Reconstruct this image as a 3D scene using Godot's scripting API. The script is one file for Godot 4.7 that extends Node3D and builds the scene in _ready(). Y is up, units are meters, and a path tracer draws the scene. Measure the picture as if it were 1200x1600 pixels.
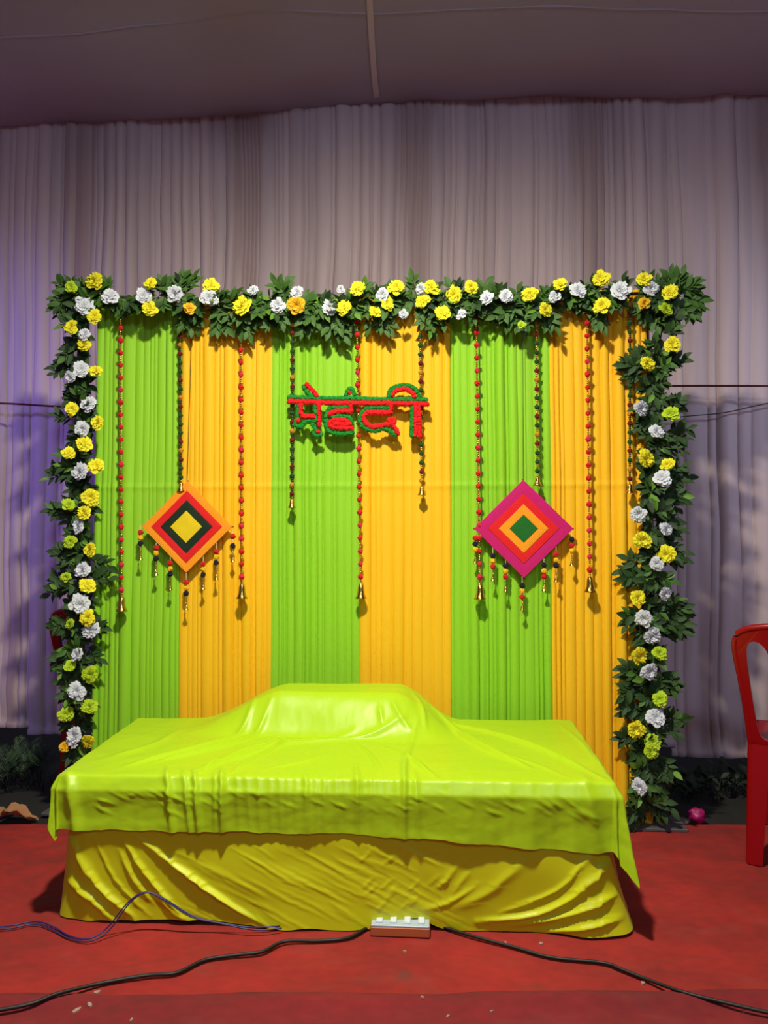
extends Node3D

const FOCAL := 1202.0
var cam_at := Vector3(0.31, 1.18, 3.3)
var cam_basis := Basis.from_euler(Vector3(deg_to_rad(2.2), deg_to_rad(4.0), 0))
var names := {}
var rng := RandomNumberGenerator.new()
var noise := FastNoiseLite.new()
var mats := {}

# ---------------------------------------------------------------- measuring: a point of the photograph on a plane of the place
func ray(px: float, py: float) -> Vector3:
	return cam_basis * Vector3((px - 600.0) / FOCAL, (800.0 - py) / FOCAL, -1.0)

func on_z(px: float, py: float, z: float) -> Vector3:
	var r := ray(px, py)
	return cam_at + r * ((z - cam_at.z) / r.z)

func on_y(px: float, py: float, y: float) -> Vector3:
	var r := ray(px, py)
	return cam_at + r * ((y - cam_at.y) / r.y)

# ---------------------------------------------------------------- naming and placing
func numbered(called: String, parent: Node) -> String:
	var key := str(parent.get_instance_id()) + called
	var n: int = names.get(key, 0)
	names[key] = n + 1
	return called if n == 0 else "%s_%03d" % [called, n]

func tag(o: Node, label: String, category: String, group := "", kind := "") -> void:
	o.set_meta("label", label)
	o.set_meta("category", category)
	if group:
		o.set_meta("group", group)
	if kind:
		o.set_meta("kind", kind)

func thing(called: String, at: Vector3, label: String, category: String, group := "", kind := "") -> Node3D:
	var o := Node3D.new()
	o.name = numbered(called, self)
	add_child(o, true)
	o.position = at
	tag(o, label, category, group, kind)
	return o

func obj(called: String, m: Mesh, material: Material, parent: Node = self, xf := Transform3D()) -> MeshInstance3D:
	var o := MeshInstance3D.new()
	o.name = numbered(called, parent)
	o.mesh = m
	o.material_override = material
	o.transform = xf
	parent.add_child(o, true)
	return o

func structure(o: Node, label := "") -> void:
	o.set_meta("kind", "structure")
	if label:
		o.set_meta("label", label)

# ---------------------------------------------------------------- materials
func mat(called: String, color: Color, rough := 0.8, metal := 0.0, rim := 0.0, back := 0.0) -> StandardMaterial3D:
	if mats.has(called):
		return mats[called]
	var m := StandardMaterial3D.new()
	m.resource_name = called
	m.albedo_color = color
	m.roughness = rough
	m.metallic = metal
	if rim > 0.0:
		m.rim_enabled = true
		m.rim = rim
		m.rim_tint = 0.6
	if back > 0.0:
		m.backlight_enabled = true
		m.backlight = Color(back, back, back) * color
	mats[called] = m
	return m

func noise_tex(freq: float, size := 256, normal := false, strength := 4.0, octaves := 4) -> NoiseTexture2D:
	var n := FastNoiseLite.new()
	n.seed = 5
	n.frequency = freq
	n.fractal_octaves = octaves
	var t := NoiseTexture2D.new()
	t.width = size
	t.height = size
	t.seamless = true
	t.noise = n
	t.as_normal_map = normal
	t.bump_strength = strength
	return t

# ---------------------------------------------------------------- mesh makers
func sheet(nu: int, nv: int, pos: PackedVector3Array, flip := false, uv := PackedVector2Array()) -> ArrayMesh:
	# a grid of nu x nv points (u runs fastest) as one smooth surface
	var idx := PackedInt32Array()
	idx.resize((nu - 1) * (nv - 1) * 6)
	var nor := PackedVector3Array()
	nor.resize(pos.size())
	var k := 0
	for j in nv - 1:
		for i in nu - 1:
			var a := j * nu + i
			var b := a + 1
			var c := a + nu
			var d := c + 1
			if flip:
				var e := b
				b = c
				c = e
			idx[k] = a; idx[k + 1] = b; idx[k + 2] = c
			idx[k + 3] = b; idx[k + 4] = d; idx[k + 5] = c
			k += 6
			var n := (pos[c] - pos[a]).cross(pos[b] - pos[a]) + (pos[c] - pos[d]).cross(pos[b] - pos[d]) * -1.0
			nor[a] += n; nor[b] += n; nor[c] += n; nor[d] += n
	for i in nor.size():
		nor[i] = nor[i].normalized()
	var arr := []
	arr.resize(Mesh.ARRAY_MAX)
	arr[Mesh.ARRAY_VERTEX] = pos
	arr[Mesh.ARRAY_NORMAL] = nor
	arr[Mesh.ARRAY_INDEX] = idx
	if uv.size():
		arr[Mesh.ARRAY_TEX_UV] = uv
	var m := ArrayMesh.new()
	m.add_surface_from_arrays(Mesh.PRIMITIVE_TRIANGLES, arr)
	return m

func start() -> SurfaceTool:
	var st := SurfaceTool.new()
	st.begin(Mesh.PRIMITIVE_TRIANGLES)
	return st

func start_flat() -> SurfaceTool:
	var st := start()
	st.set_smooth_group(-1)
	return st

func done(st: SurfaceTool, smooth := true) -> ArrayMesh:
	if smooth:
		st.index()
	st.generate_normals()
	return st.commit()

func quad(st: SurfaceTool, a: Vector3, b: Vector3, c: Vector3, d: Vector3) -> void:
	for p in [a, b, c, a, c, d]:
		st.add_vertex(p)

func smooth_path(pts: PackedVector3Array, per := 6) -> PackedVector3Array:
	var r := PackedVector3Array()
	for i in pts.size() - 1:
		var a := pts[maxi(i - 1, 0)]
		var d := pts[mini(i + 2, pts.size() - 1)]
		for k in per:
			r.append(pts[i].cubic_interpolate(pts[i + 1], a, d, float(k) / per))
	r.append(pts[pts.size() - 1])
	return r

func add_tube(st: SurfaceTool, pts: PackedVector3Array, r: float, sides := 8, r_end := -1.0) -> void:
	var rings := []
	var n := pts.size()
	for i in n:
		var d := (pts[mini(i + 1, n - 1)] - pts[maxi(i - 1, 0)]).normalized()
		var up := Vector3.UP if absf(d.y) < 0.9 else Vector3.RIGHT
		var x := up.cross(d).normalized()
		var y := d.cross(x)
		var rr := r if r_end < 0.0 else lerpf(r, r_end, float(i) / (n - 1))
		var ring := PackedVector3Array()
		for k in sides:
			var a := TAU * k / sides
			ring.append(pts[i] + (x * cos(a) + y * sin(a)) * rr)
		rings.append(ring)
	for i in n - 1:
		for k in sides:
			var l := (k + 1) % sides
			quad(st, rings[i][k], rings[i + 1][k], rings[i + 1][l], rings[i][l])
	for k in range(1, sides - 1):
		for p in [rings[0][0], rings[0][k], rings[0][k + 1]]:
			st.add_vertex(p)
		for p in [rings[n - 1][0], rings[n - 1][k + 1], rings[n - 1][k]]:
			st.add_vertex(p)

func add_lathe(st: SurfaceTool, prof: PackedVector2Array, sides := 14, at := Vector3.ZERO) -> void:
	for i in prof.size() - 1:
		for k in sides:
			var a := TAU * k / sides
			var b := TAU * (k + 1) / sides
			var p := prof[i]
			var q := prof[i + 1]
			quad(st, at + Vector3(p.x * cos(a), p.y, p.x * sin(a)), at + Vector3(q.x * cos(a), q.y, q.x * sin(a)), at + Vector3(q.x * cos(b), q.y, q.x * sin(b)), at + Vector3(p.x * cos(b), p.y, p.x * sin(b)))

func add_box(st: SurfaceTool, c: Vector3, s: Vector3, bev := 0.003, basis := Basis()) -> void:
	# a box with chamfered edges
	var h := s * 0.5
	var b := minf(bev, minf(h.x, minf(h.y, h.z)) * 0.9)
	for ax in 3:
		for sg in [-1.0, 1.0]:
			var u := (ax + 1) % 3
			var v := (ax + 2) % 3
			var pts := []
			for q in [[-1, -1], [1, -1], [1, 1], [-1, 1]]:
				var p := Vector3.ZERO
				p[ax] = sg * h[ax]
				p[u] = q[0] * (h[u] - b)
				p[v] = q[1] * (h[v] - b)
				pts.append(c + basis * p)
			if sg < 0:
				quad(st, pts[0], pts[1], pts[2], pts[3])
			else:
				quad(st, pts[3], pts[2], pts[1], pts[0])
			for sv in [-1.0, 1.0]:   # the chamfer between face ax and face v
				var e := []
				for q in [-1.0, 1.0]:
					var p1 := Vector3.ZERO
					p1[ax] = sg * h[ax]; p1[v] = sv * (h[v] - b); p1[u] = q * (h[u] - b)
					var p2 := Vector3.ZERO
					p2[ax] = sg * (h[ax] - b); p2[v] = sv * h[v]; p2[u] = q * (h[u] - b)
					e.append(c + basis * p1)
					e.append(c + basis * p2)
				if sg * sv > 0:
					quad(st, e[0], e[2], e[3], e[1])
				else:
					quad(st, e[0], e[1], e[3], e[2])
	for sx in [-1.0, 1.0]:
		for sy in [-1.0, 1.0]:
			for sz in [-1.0, 1.0]:
				var x := c + basis * Vector3(sx * h.x, sy * (h.y - b), sz * (h.z - b))
				var y := c + basis * Vector3(sx * (h.x - b), sy * h.y, sz * (h.z - b))
				var z := c + basis * Vector3(sx * (h.x - b), sy * (h.y - b), sz * h.z)
				for p in ([x, z, y] if sx * sy * sz > 0 else [x, y, z]):
					st.add_vertex(p)

func add_fuzz(st: SurfaceTool, at: Vector3, r: float, rough := 0.28, lon := 9, lat := 6) -> void:
	# a tufted ball of yarn or paper
	var g := []
	for j in lat + 1:
		var row := PackedVector3Array()
		for i in lon:
			var th := PI * j / lat
			var ph := TAU * (i + 0.5 * (j % 2)) / lon
			var rr := r * (1.0 - rough * rng.randf())
			row.append(at + Vector3(sin(th) * cos(ph), cos(th), sin(th) * sin(ph)) * rr)
		g.append(row)
	for i in lon:
		g[0][i] = at + Vector3(0, r, 0)
		g[lat][i] = at - Vector3(0, r, 0)
	for j in lat:
		for i in lon:
			var l := (i + 1) % lon
			quad(st, g[j][i], g[j][l], g[j + 1][l], g[j + 1][i])

# ---------------------------------------------------------------- cloth folds
func ridge(h: PackedFloat32Array, nu: int, nv: int, lo: Vector2, step: Vector2, pts: Array, w: float, height: float, sharp := 2.0) -> void:
	# adds a fold along a polyline to a height field
	var total := 0.0
	var box := Rect2(pts[0], Vector2.ZERO)
	for i in pts.size() - 1:
		total += pts[i].distance_to(pts[i + 1])
		box = box.expand(pts[i + 1])
	box = box.grow(w * 2.6)
	var i0 := clampi(int((box.position.x - lo.x) / step.x), 0, nu - 1)
	var i1 := clampi(int((box.end.x - lo.x) / step.x) + 1, 0, nu - 1)
	var j0 := clampi(int((box.position.y - lo.y) / step.y), 0, nv - 1)
	var j1 := clampi(int((box.end.y - lo.y) / step.y) + 1, 0, nv - 1)
	for j in range(j0, j1 + 1):
		for i in range(i0, i1 + 1):
			var p := lo + step * Vector2(i, j)
			var best := 1e9
			var along := 0.0
			var run := 0.0
			for k in pts.size() - 1:
				var a: Vector2 = pts[k]
				var ab: Vector2 = pts[k + 1] - a
				var len2 := ab.length_squared()
				var f := clampf((p - a).dot(ab) / len2, 0.0, 1.0)
				var d := p.distance_squared_to(a + ab * f)
				if d < best:
					best = d
					along = run + f * sqrt(len2)
				run += sqrt(len2)
			var x := sqrt(best) / w
			if x < 2.6:
				h[j * nu + i] += height * exp(-pow(x, sharp)) * pow(sin(PI * clampf(along / total, 0.03, 0.97)), 0.6)

func curve2(pts: Array) -> Array:
	var r := []
	for i in pts.size() - 1:
		var a: Vector2 = pts[maxi(i - 1, 0)]
		var d: Vector2 = pts[mini(i + 2, pts.size() - 1)]
		for k in 4:
			r.append(pts[i].cubic_interpolate(pts[i + 1], a, d, k / 4.0))
	r.append(pts[-1])
	return r

func displaced(nu: int, nv: int, pos: PackedVector3Array, h: PackedFloat32Array, flip: bool) -> PackedVector3Array:
	var out := pos.duplicate()
	for j in nv:
		for i in nu:
			var u := pos[j * nu + mini(i + 1, nu - 1)] - pos[j * nu + maxi(i - 1, 0)]
			var v := pos[mini(j + 1, nv - 1) * nu + i] - pos[maxi(j - 1, 0) * nu + i]
			var n := (v.cross(u) if not flip else u.cross(v)).normalized()
			out[j * nu + i] += n * h[j * nu + i]
	return out

func pleats(x0: float, x1: float, wmin: float, wmax: float, amp: float, sd: int) -> Dictionary:
	# columns of a gathered curtain: x, depth of the fold, pleat phase
	var r := RandomNumberGenerator.new()
	r.seed = sd
	var xs := PackedFloat32Array()
	var zs := PackedFloat32Array()
	var ps := PackedFloat32Array()
	var x := x0
	while x < x1 - 0.001:
		var w := minf(lerpf(wmin, wmax, pow(r.randf(), 1.6)), x1 - x)
		if x1 - x - w < wmin * 0.6:
			w = x1 - x
		var a := amp * r.randf_range(0.35, 1.0) * clampf(w / (0.5 * (wmin + wmax)), 0.4, 1.3)
		var skew := r.randf_range(-0.25, 0.25)
		var ph := r.randf() * TAU
		for t in [0.0, 0.06, 0.16, 0.32, 0.5, 0.68, 0.84, 0.94]:
			xs.append(x + w * (t + skew * t * (1.0 - t)))
			zs.append(a * pow(sin(PI * t), 0.5))
			ps.append(ph)
		x += w
	xs.append(x1)
	zs.append(0.0)
	ps.append(0.0)
	return {"x": xs, "z": zs, "p": ps}

func curtain(pl: Dictionary, ys: PackedFloat32Array, z0: float, drift: float, bulge: Callable) -> ArrayMesh:
	var nu: int = pl.x.size()
	var nv := ys.size()
	var pos := PackedVector3Array()
	pos.resize(nu * nv)
	for j in nv:
		for i in nu:
			var x: float = pl.x[i]
			var y := ys[j]
			var m := 0.62 + 0.5 * noise.get_noise_2d(x * 60.0, y * 7.0)
			var edge := minf(1.0, minf(i, nu - 1 - i) / 8.0)
			var dx := drift * noise.get_noise_2d(x * 14.0 + 90.0, y * 9.0) * edge
			pos[j * nu + i] = Vector3(x + dx, y, z0 + pl.z[i] * m + bulge.call(x, y))
	return sheet(nu, nv, pos)

func steps(a: float, b: float, n: int) -> PackedFloat32Array:
	var r := PackedFloat32Array()
	for i in n:
		r.append(lerpf(a, b, float(i) / (n - 1)))
	return r

func _ready() -> void:
	rng.seed = 77
	noise.seed = 3
	noise.frequency = 0.05
	noise.fractal_octaves = 3

	# ------------------------------------------------------------ camera
	var cam := Camera3D.new()
	cam.name = "camera"
	cam.fov = rad_to_deg(2.0 * atan(800.0 / FOCAL))
	cam.near = 0.05
	cam.far = 60.0
	cam.transform = Transform3D(cam_basis, cam_at)
	add_child(cam)
	cam.current = true

	# ------------------------------------------------------------ even background colour, raised to light the open tent softly; exposure
	var we := WorldEnvironment.new()
	we.name = "environment"
	var env := Environment.new()
	env.background_mode = Environment.BG_COLOR
	env.background_color = Color(0.41, 0.40, 0.47)
	env.background_energy_multiplier = 1.0
	env.tonemap_mode = Environment.TONE_MAPPER_LINEAR
	env.tonemap_exposure = 1.0
	env.sdfgi_enabled = true
	env.ssao_enabled = true
	env.ssil_enabled = true
	we.environment = env
	add_child(we)

	# ------------------------------------------------------------ lamps (all hang or stand outside the frame)
	unseen_lamp(Vector3(0.02, 3.25, 1.88), Vector3(0, -1, -0.26), Color(1.0, 0.98, 0.88), 13.5, 83.0, 1.0, 0.08, "white flood lamp hung under the tent ceiling before the backdrop")
	unseen_lamp(Vector3(-3.3, 2.3, 1.0), Vector3(0.85, -0.55, -1.5), Color(0.52, 0.46, 1.0), 3.0, 40.0, 1.0, 0.1, "unseen violet lamp out of view on the left, lighting the back curtain")  # out of view, placed for the violet glow on the left wall cloth
	unseen_lamp(Vector3(0.9, 3.05, 4.7), Vector3(-0.18, -0.38, -1.0), Color(0.75, 0.86, 1.0), 3.6, 70.0, 1.0, 0.18, "unseen cool white lamp at the open end of the tent, lighting front faces")  # lamp out of view, placed to brighten the shaded front faces

	unseen_lamp(Vector3(3.4, 2.5, 1.0), Vector3(-0.75, -0.6, -1.5), Color(0.78, 0.86, 1.0), 2.0, 42.0, 1.0, 0.1, "unseen cool white lamp out of view on the right, lighting the back curtain")  # unseen lamp, placed to lift the right side of the back wall

	build_tent()
	build_ground()
	build_backdrop()
	build_bench()
	build_chairs()
	build_garlands()
	build_kites()
	build_strings()
	build_word()
	build_cables()
	build_rope()
	build_bushes()
	build_litter()

func unseen_lamp(at: Vector3, aim: Vector3, color: Color, energy: float, angle: float, soft: float, size: float, label: String) -> void:
	var t := thing("unseen_lamp", at, label, "lamp")
	var up := Vector3.FORWARD if absf(aim.normalized().y) > 0.9 else Vector3.UP
	var b := Basis.looking_at(aim.normalized(), up)
	var st := start_flat()
	add_box(st, b * Vector3(0, 0, 0.035), Vector3(0.24, 0.18, 0.05), 0.008, b)
	obj("housing", done(st, false), mat("lamp_grey", Color(0.25, 0.25, 0.27), 0.5), t)
	var g := start_flat()
	add_box(g, b * Vector3(0, 0, 0.004), Vector3(0.2, 0.14, 0.008), 0.002, b)
	var gm := StandardMaterial3D.new()
	gm.albedo_color = Color(0.9, 0.9, 0.9)
	gm.emission_enabled = true
	gm.emission = color
	gm.emission_energy_multiplier = 2.0
	obj("lamp_glass", done(g, false), gm, t)
	var r := start()
	add_tube(r, PackedVector3Array([Vector3(0, 0.03, 0.04), Vector3(0, 0.12, 0.04)]), 0.008, 6)
	obj("bracket", done(r), mat("lamp_grey", Color.GRAY), t)
	var l := SpotLight3D.new()
	l.name = "spot"
	l.transform = Transform3D(b, b * Vector3(0, 0, -0.02))
	l.light_color = color
	l.light_energy = energy
	l.spot_angle = angle
	l.spot_angle_attenuation = soft
	l.spot_attenuation = 2.0
	l.spot_range = 14.0
	l.light_size = size
	l.shadow_enabled = true
	t.add_child(l)

# ================================================================ tent: wall cloths, ceiling cloth
func build_tent() -> void:
	var wm := mat("wall_cloth", Color(0.72, 0.655, 0.67), 0.75, 0.0, 0.25)
	var ramp := Gradient.new()
	ramp.offsets = PackedFloat32Array([0.3, 0.5, 0.7])
	ramp.colors = PackedColorArray([Color(0.80, 0.74, 0.72), Color(0.92, 0.9, 0.9), Color(1.0, 0.97, 0.96)])
	var streak := noise_tex(0.012)
	streak.color_ramp = ramp
	wm.albedo_color = Color(0.83, 0.755, 0.765)
	wm.albedo_texture = streak
	wm.uv1_triplanar = true
	wm.uv1_world_triplanar = true
	wm.uv1_scale = Vector3(1.1, 0.07, 1.1)
	var wall := Node3D.new()
	wall.name = "wall_back"
	add_child(wall)
	structure(wall, "gathered mauve-grey cloth wall hanging behind the whole backdrop")
	# three cloths side by side; hems a little off the ground
	var spans := [[-4.4, -1.86, 0.185, 0.03, 0.10, 0.05, 11], [-1.88, 1.5, 0.15, 0.022, 0.09, 0.045, 12], [1.48, 4.4, 0.10, 0.04, 0.15, 0.05, 13]]
	for s in spans:
		var pl := pleats(s[0], s[1], s[3], s[4], s[5], s[6])
		var hem: float = s[2]
		var ys := PackedFloat32Array([hem, hem + 0.004, hem + 0.03, hem + 0.036, hem + 0.07, hem + 0.12, hem + 0.2])
		ys.append_array(steps(hem + 0.3, 3.5, 26))
		ys.append_array(PackedFloat32Array([3.56, 3.62, 3.7]))
		var f := func(x: float, y: float) -> float:
			var low := clampf((0.9 - y) / 0.8, 0.0, 1.0)
			return 0.05 * noise.get_noise_2d(x * 12.0, y * 5.0) + low * 0.05 * noise.get_noise_2d(x * 26.0 + 300.0, y * 30.0) + (0.012 if absf(y - hem - 0.017) < 0.015 else 0.0)
		obj("cloth_panel", curtain(pl, ys, -0.72, 0.03, f), wm, wall)
	# ceiling
	var cm := mat("ceiling_cloth", Color(0.70, 0.66, 0.73), 0.8, 0.0, 0.2)
	var ceil := Node3D.new()
	ceil.name = "ceiling"
	add_child(ceil)
	structure(ceil, "sagging mauve cloth ceiling of the tent with a pale seam")
	var seam_x := 0.02
	for side in [[-4.5, seam_x], [seam_x, 4.5]]:
		var nu := 60
		var nv := 60
		var pos := PackedVector3Array()
		for j in nv:
			for i in nu:
				var x := lerpf(side[0], side[1], float(i) / (nu - 1))
				var z := lerpf(-0.74, 5.2, pow(float(j) / (nv - 1), 1.6))
				pos.append(Vector3(x, ceiling_y(x, z), z))
		obj("ceiling_cloth", sheet(nu, nv, pos, true), cm, ceil)
	var st := start()
	var sp := PackedVector3Array()
	for i in 40:
		var z := lerpf(-0.6, 5.0, i / 39.0)
		sp.append(Vector3(seam_x + 0.02 * sin(z * 2.3), ceiling_y(seam_x, z) - 0.006, z))
	for i in 39:
		for o in [[0.012, 0.0]]:
			quad(st, sp[i] + Vector3(-0.014, 0, 0), sp[i + 1] + Vector3(-0.014, 0, 0), sp[i + 1] + Vector3(0.014, 0, 0), sp[i] + Vector3(0.014, 0, 0))
	obj("seam", done(st), mat("seam_cloth", Color(0.86, 0.8, 0.82), 0.7), ceil)
	var st2 := start()
	var cp := PackedVector3Array()
	for i in 60:
		var x := lerpf(-4.0, 4.0, i / 59.0)
		var z := 0.03 + 0.05 * sin(x * 1.1 + 2.0) - 0.05 * exp(-pow((x - seam_x) / 0.35, 2.0))
		cp.append(Vector3(x, ceiling_y(x, z) + 0.002, z))
	add_tube(st2, cp, 0.006, 6)
	obj("seam", done(st2), cm, ceil)
	# side cloths, out of the frame
	for s in [-1.0, 1.0]:
		var b := BoxMesh.new()
		b.size = Vector3(0.05, 3.7, 6.2)
		var w := obj("wall_left" if s < 0 else "wall_right", b, wm, self, Transform3D(Basis(), Vector3(4.5 * s, 1.85, 2.3)))
		structure(w, "plain mauve cloth wall on the %s side of the tent" % ("left" if s < 0 else "right"))

func ceiling_y(x: float, z: float) -> float:
	var near := clampf((z + 0.74) / 0.9, 0.0, 1.0)
	var y := 3.5 - 0.05 * sin(near * PI) + 0.02 * near
	y += 0.025 * sin(x * 1.5 + 0.9) * (1.0 - near)
	y += 0.05 * (1.0 - exp(-pow((x + 0.13) / 0.6, 2.0))) * -near
	return y + 0.03 * noise.get_noise_2d(x * 14.0, z * 14.0)

# ================================================================ ground and carpets
func build_ground() -> void:
	var st := start_flat()
	add_box(st, Vector3(0, -0.06, 1.5), Vector3(10, 0.1, 9), 0.001)
	var gm := mat("soil", Color(0.11, 0.105, 0.095), 0.95)
	gm.heightmap_enabled = false
	var f := obj("floor", done(st, false), gm)
	structure(f, "dark bare ground beyond the edge of the carpet")
	# two strips of red carpet, the nearer one lapped over the other
	var seam0 := on_y(0, 1556, 0.0)
	var seam1 := on_y(1200, 1549, 0.0)
	var e0 := on_y(0, 1288, 0.0)
	var e1 := on_y(1150, 1289, 0.0)
	carpet(e0, e1, seam0 + Vector3(0, 0, 0.1), seam1 + Vector3(0, 0, 0.1), 0.0, Color(0.55, 0.115, 0.09), 21, "bright red carpet strip under the yellow-skirted bench")
	carpet(seam0, seam1, Vector3(-2, 0, 4.6), Vector3(2, 0, 4.6), 0.007, Color(0.45, 0.085, 0.105), 22, "darker red carpet strip across the front, lapped over the other")

func carpet(a0: Vector3, a1: Vector3, b0: Vector3, b1: Vector3, lift: float, color: Color, sd: int, label: String) -> void:
	var nu := 150
	var nv := 90
	var pos := PackedVector3Array()
	var uv := PackedVector2Array()
	var da := (a1 - a0) / (a1.x - a0.x)
	var db := (b1 - b0) / (b1.x - b0.x)
	for j in nv:
		for i in nu:
			var x := lerpf(-4.4, 4.4, float(i) / (nu - 1))
			var za := (a0 + da * (x - a0.x)).z + 0.012 * noise.get_noise_2d(x * 40.0, sd)
			var zb := (b0 + db * (x - b0.x)).z
			var v := pow(float(j) / (nv - 1), 1.3)
			var z := lerpf(za, zb, v)
			var y := lift + 0.0035 * (noise.get_noise_2d(x * 45.0, z * 45.0 + sd * 9.0) + 0.5) * clampf(v * 12.0, 0.0, 1.0)
			if lift > 0.0 and j > 0:
				y += 0.016 * exp(-pow((z - za - 0.05) / 0.035, 2.0)) * clampf(noise.get_noise_1d(x * 24.0 + 33.0) * 2.6 + 0.25, 0.0, 1.0)
			if j == 0:
				y = 0.001
			pos.append(Vector3(x, y, z))
			uv.append(Vector2((x + 4.4) / 8.8, (z + 0.5) / 5.5))
	var im := Image.create(512, 512, false, Image.FORMAT_RGB8)
	var n2 := FastNoiseLite.new()
	n2.seed = sd
	n2.frequency = 0.035
	n2.fractal_octaves = 5
	for y in 512:
		for x in 512:
			var k := 1.0 + 0.14 * n2.get_noise_2d(x, y) + 0.10 * n2.get_noise_2d(x * 9.0, y * 9.0)
			var dust := clampf(n2.get_noise_2d(x * 1.7 + 400, y * 1.7) * 2.2 - 0.55, 0.0, 0.4)
			im.set_pixel(x, y, Color(color.r * k, color.g * k, color.b * k).lerp(Color(0.5, 0.33, 0.3), dust * 0.35))
	# a worn grey stain with a shape of its own
	if lift == 0.0:
		var s := on_y(634, 1523, 0.0)
		var cx := int((s.x + 4.4) / 8.8 * 512)
		var cy := int((s.z + 0.5) / 5.5 * 512)
		for y in range(cy - 4, cy + 5):
			for x in range(cx - 2, cx + 3):
				var q := clampf(1.0 - Vector2((x - cx) / 1.7, (y - cy) / 4.0).length(), 0.0, 1.0)
				im.set_pixel(x, y, im.get_pixel(x, y).lerp(Color(0.36, 0.24, 0.2), q * 0.7))
	var m := StandardMaterial3D.new()
	m.albedo_texture = ImageTexture.create_from_image(im)
	m.roughness = 0.95
	m.normal_enabled = true
	m.normal_texture = noise_tex(0.2, 256, true, 3.0)
	m.normal_scale = 0.35
	m.uv1_scale = Vector3(1, 1, 1)
	var o := obj("carpet", sheet(nu, nv, pos, true, uv), m)
	tag(o, label, "carpet")

# ================================================================ backdrop: pipe frame and six gathered cloths
func build_backdrop() -> void:
	var fr := thing("backdrop_frame", Vector3(0, 0, -0.04), "plain steel pipe frame that carries the green and yellow cloths", "frame")
	var steel := mat("steel", Color(0.42, 0.4, 0.4), 0.4, 0.8)
	for x in [-1.275, 1.2]:
		var st := start()
		add_tube(st, PackedVector3Array([Vector3(x, 0.012, 0), Vector3(x, 2.26, 0)]), 0.016, 10)
		obj("post", done(st), steel, fr)
		var b := start_flat()
		add_box(b, Vector3(x, 0.008, 0.0), Vector3(0.24, 0.014, 0.2), 0.003)
		obj("base_plate", done(b, false), mat("base_grey", Color(0.33, 0.33, 0.34), 0.6, 0.3), fr)
	for y in [2.24, 1.42]:
		var st := start()
		add_tube(st, PackedVector3Array([Vector3(-1.275, y, 0), Vector3(1.2, y, 0)]), 0.014, 10)
		obj("crossbar", done(st), steel, fr)
	var green := mat("green_cloth", Color(0.56, 0.79, 0.115), 0.7, 0.0, 0.15, 0.12)
	var yellow := mat("yellow_cloth", Color(0.96, 0.73, 0.025), 0.7, 0.0, 0.15, 0.12)
	var edges := [157.0, 286.0, 420.0, 565.0, 700.0, 858.0, 992.0]
	var where := ["lime green pleated cloth at the left end, behind the first bell string", "yellow pleated cloth behind the left diamond's right half", "lime green pleated cloth behind the first letters of the word", "yellow pleated cloth behind the last letters of the word", "lime green pleated cloth behind the magenta diamond", "yellow pleated cloth at the right end, reaching the floor beside the bench"]
	for k in 6:
		var a := on_z(edges[k], 760, 0.0)
		var b := on_z(edges[k + 1], 760, 0.0)
		var x0 := a.x - (0.03 if k == 0 else 0.012)
		var x1 := b.x + (0.06 if k == 5 else 0.012)
		var pl := pleats(x0, x1, 0.016, 0.05 if k % 3 else 0.058, 0.028, 40 + k)
		var ys := steps(0.012, 1.3, 16)
		ys.append_array(PackedFloat32Array([1.36, 1.395, 1.405, 1.413, 1.42, 1.427, 1.435, 1.445, 1.48]))
		ys.append_array(steps(1.55, 2.25, 12))
		var f := func(x: float, y: float) -> float:
			return 0.0035 * exp(-pow((y - 1.42) / 0.014, 2.0)) + 0.008 * noise.get_noise_2d(x * 30.0, y * 12.0 + 70.0)
		var m := curtain(pl, ys, -0.012 + 0.004 * (k % 2), 0.008, f)
		var o := obj("pleated_curtain", m, green if k % 2 == 0 else yellow)
		tag(o, where[k], "curtain", "gathered cloths of the backdrop", "thing")

# ================================================================ bench: satin throw over a bolster, satin skirt
func bolster(x: float, z: float) -> float:
	var fx := smoothstep(-0.66, -0.30, x) * (1.0 - smoothstep(0.14, 0.40, x))
	if x < -0.3:
		fx = pow(smoothstep(-0.68, -0.28, x), 1.15)
	var fz := 1.0 - smoothstep(0.335, 0.50 + 0.03 * sin(x * 5.0), z)
	return 0.143 * fx * fz

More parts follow.
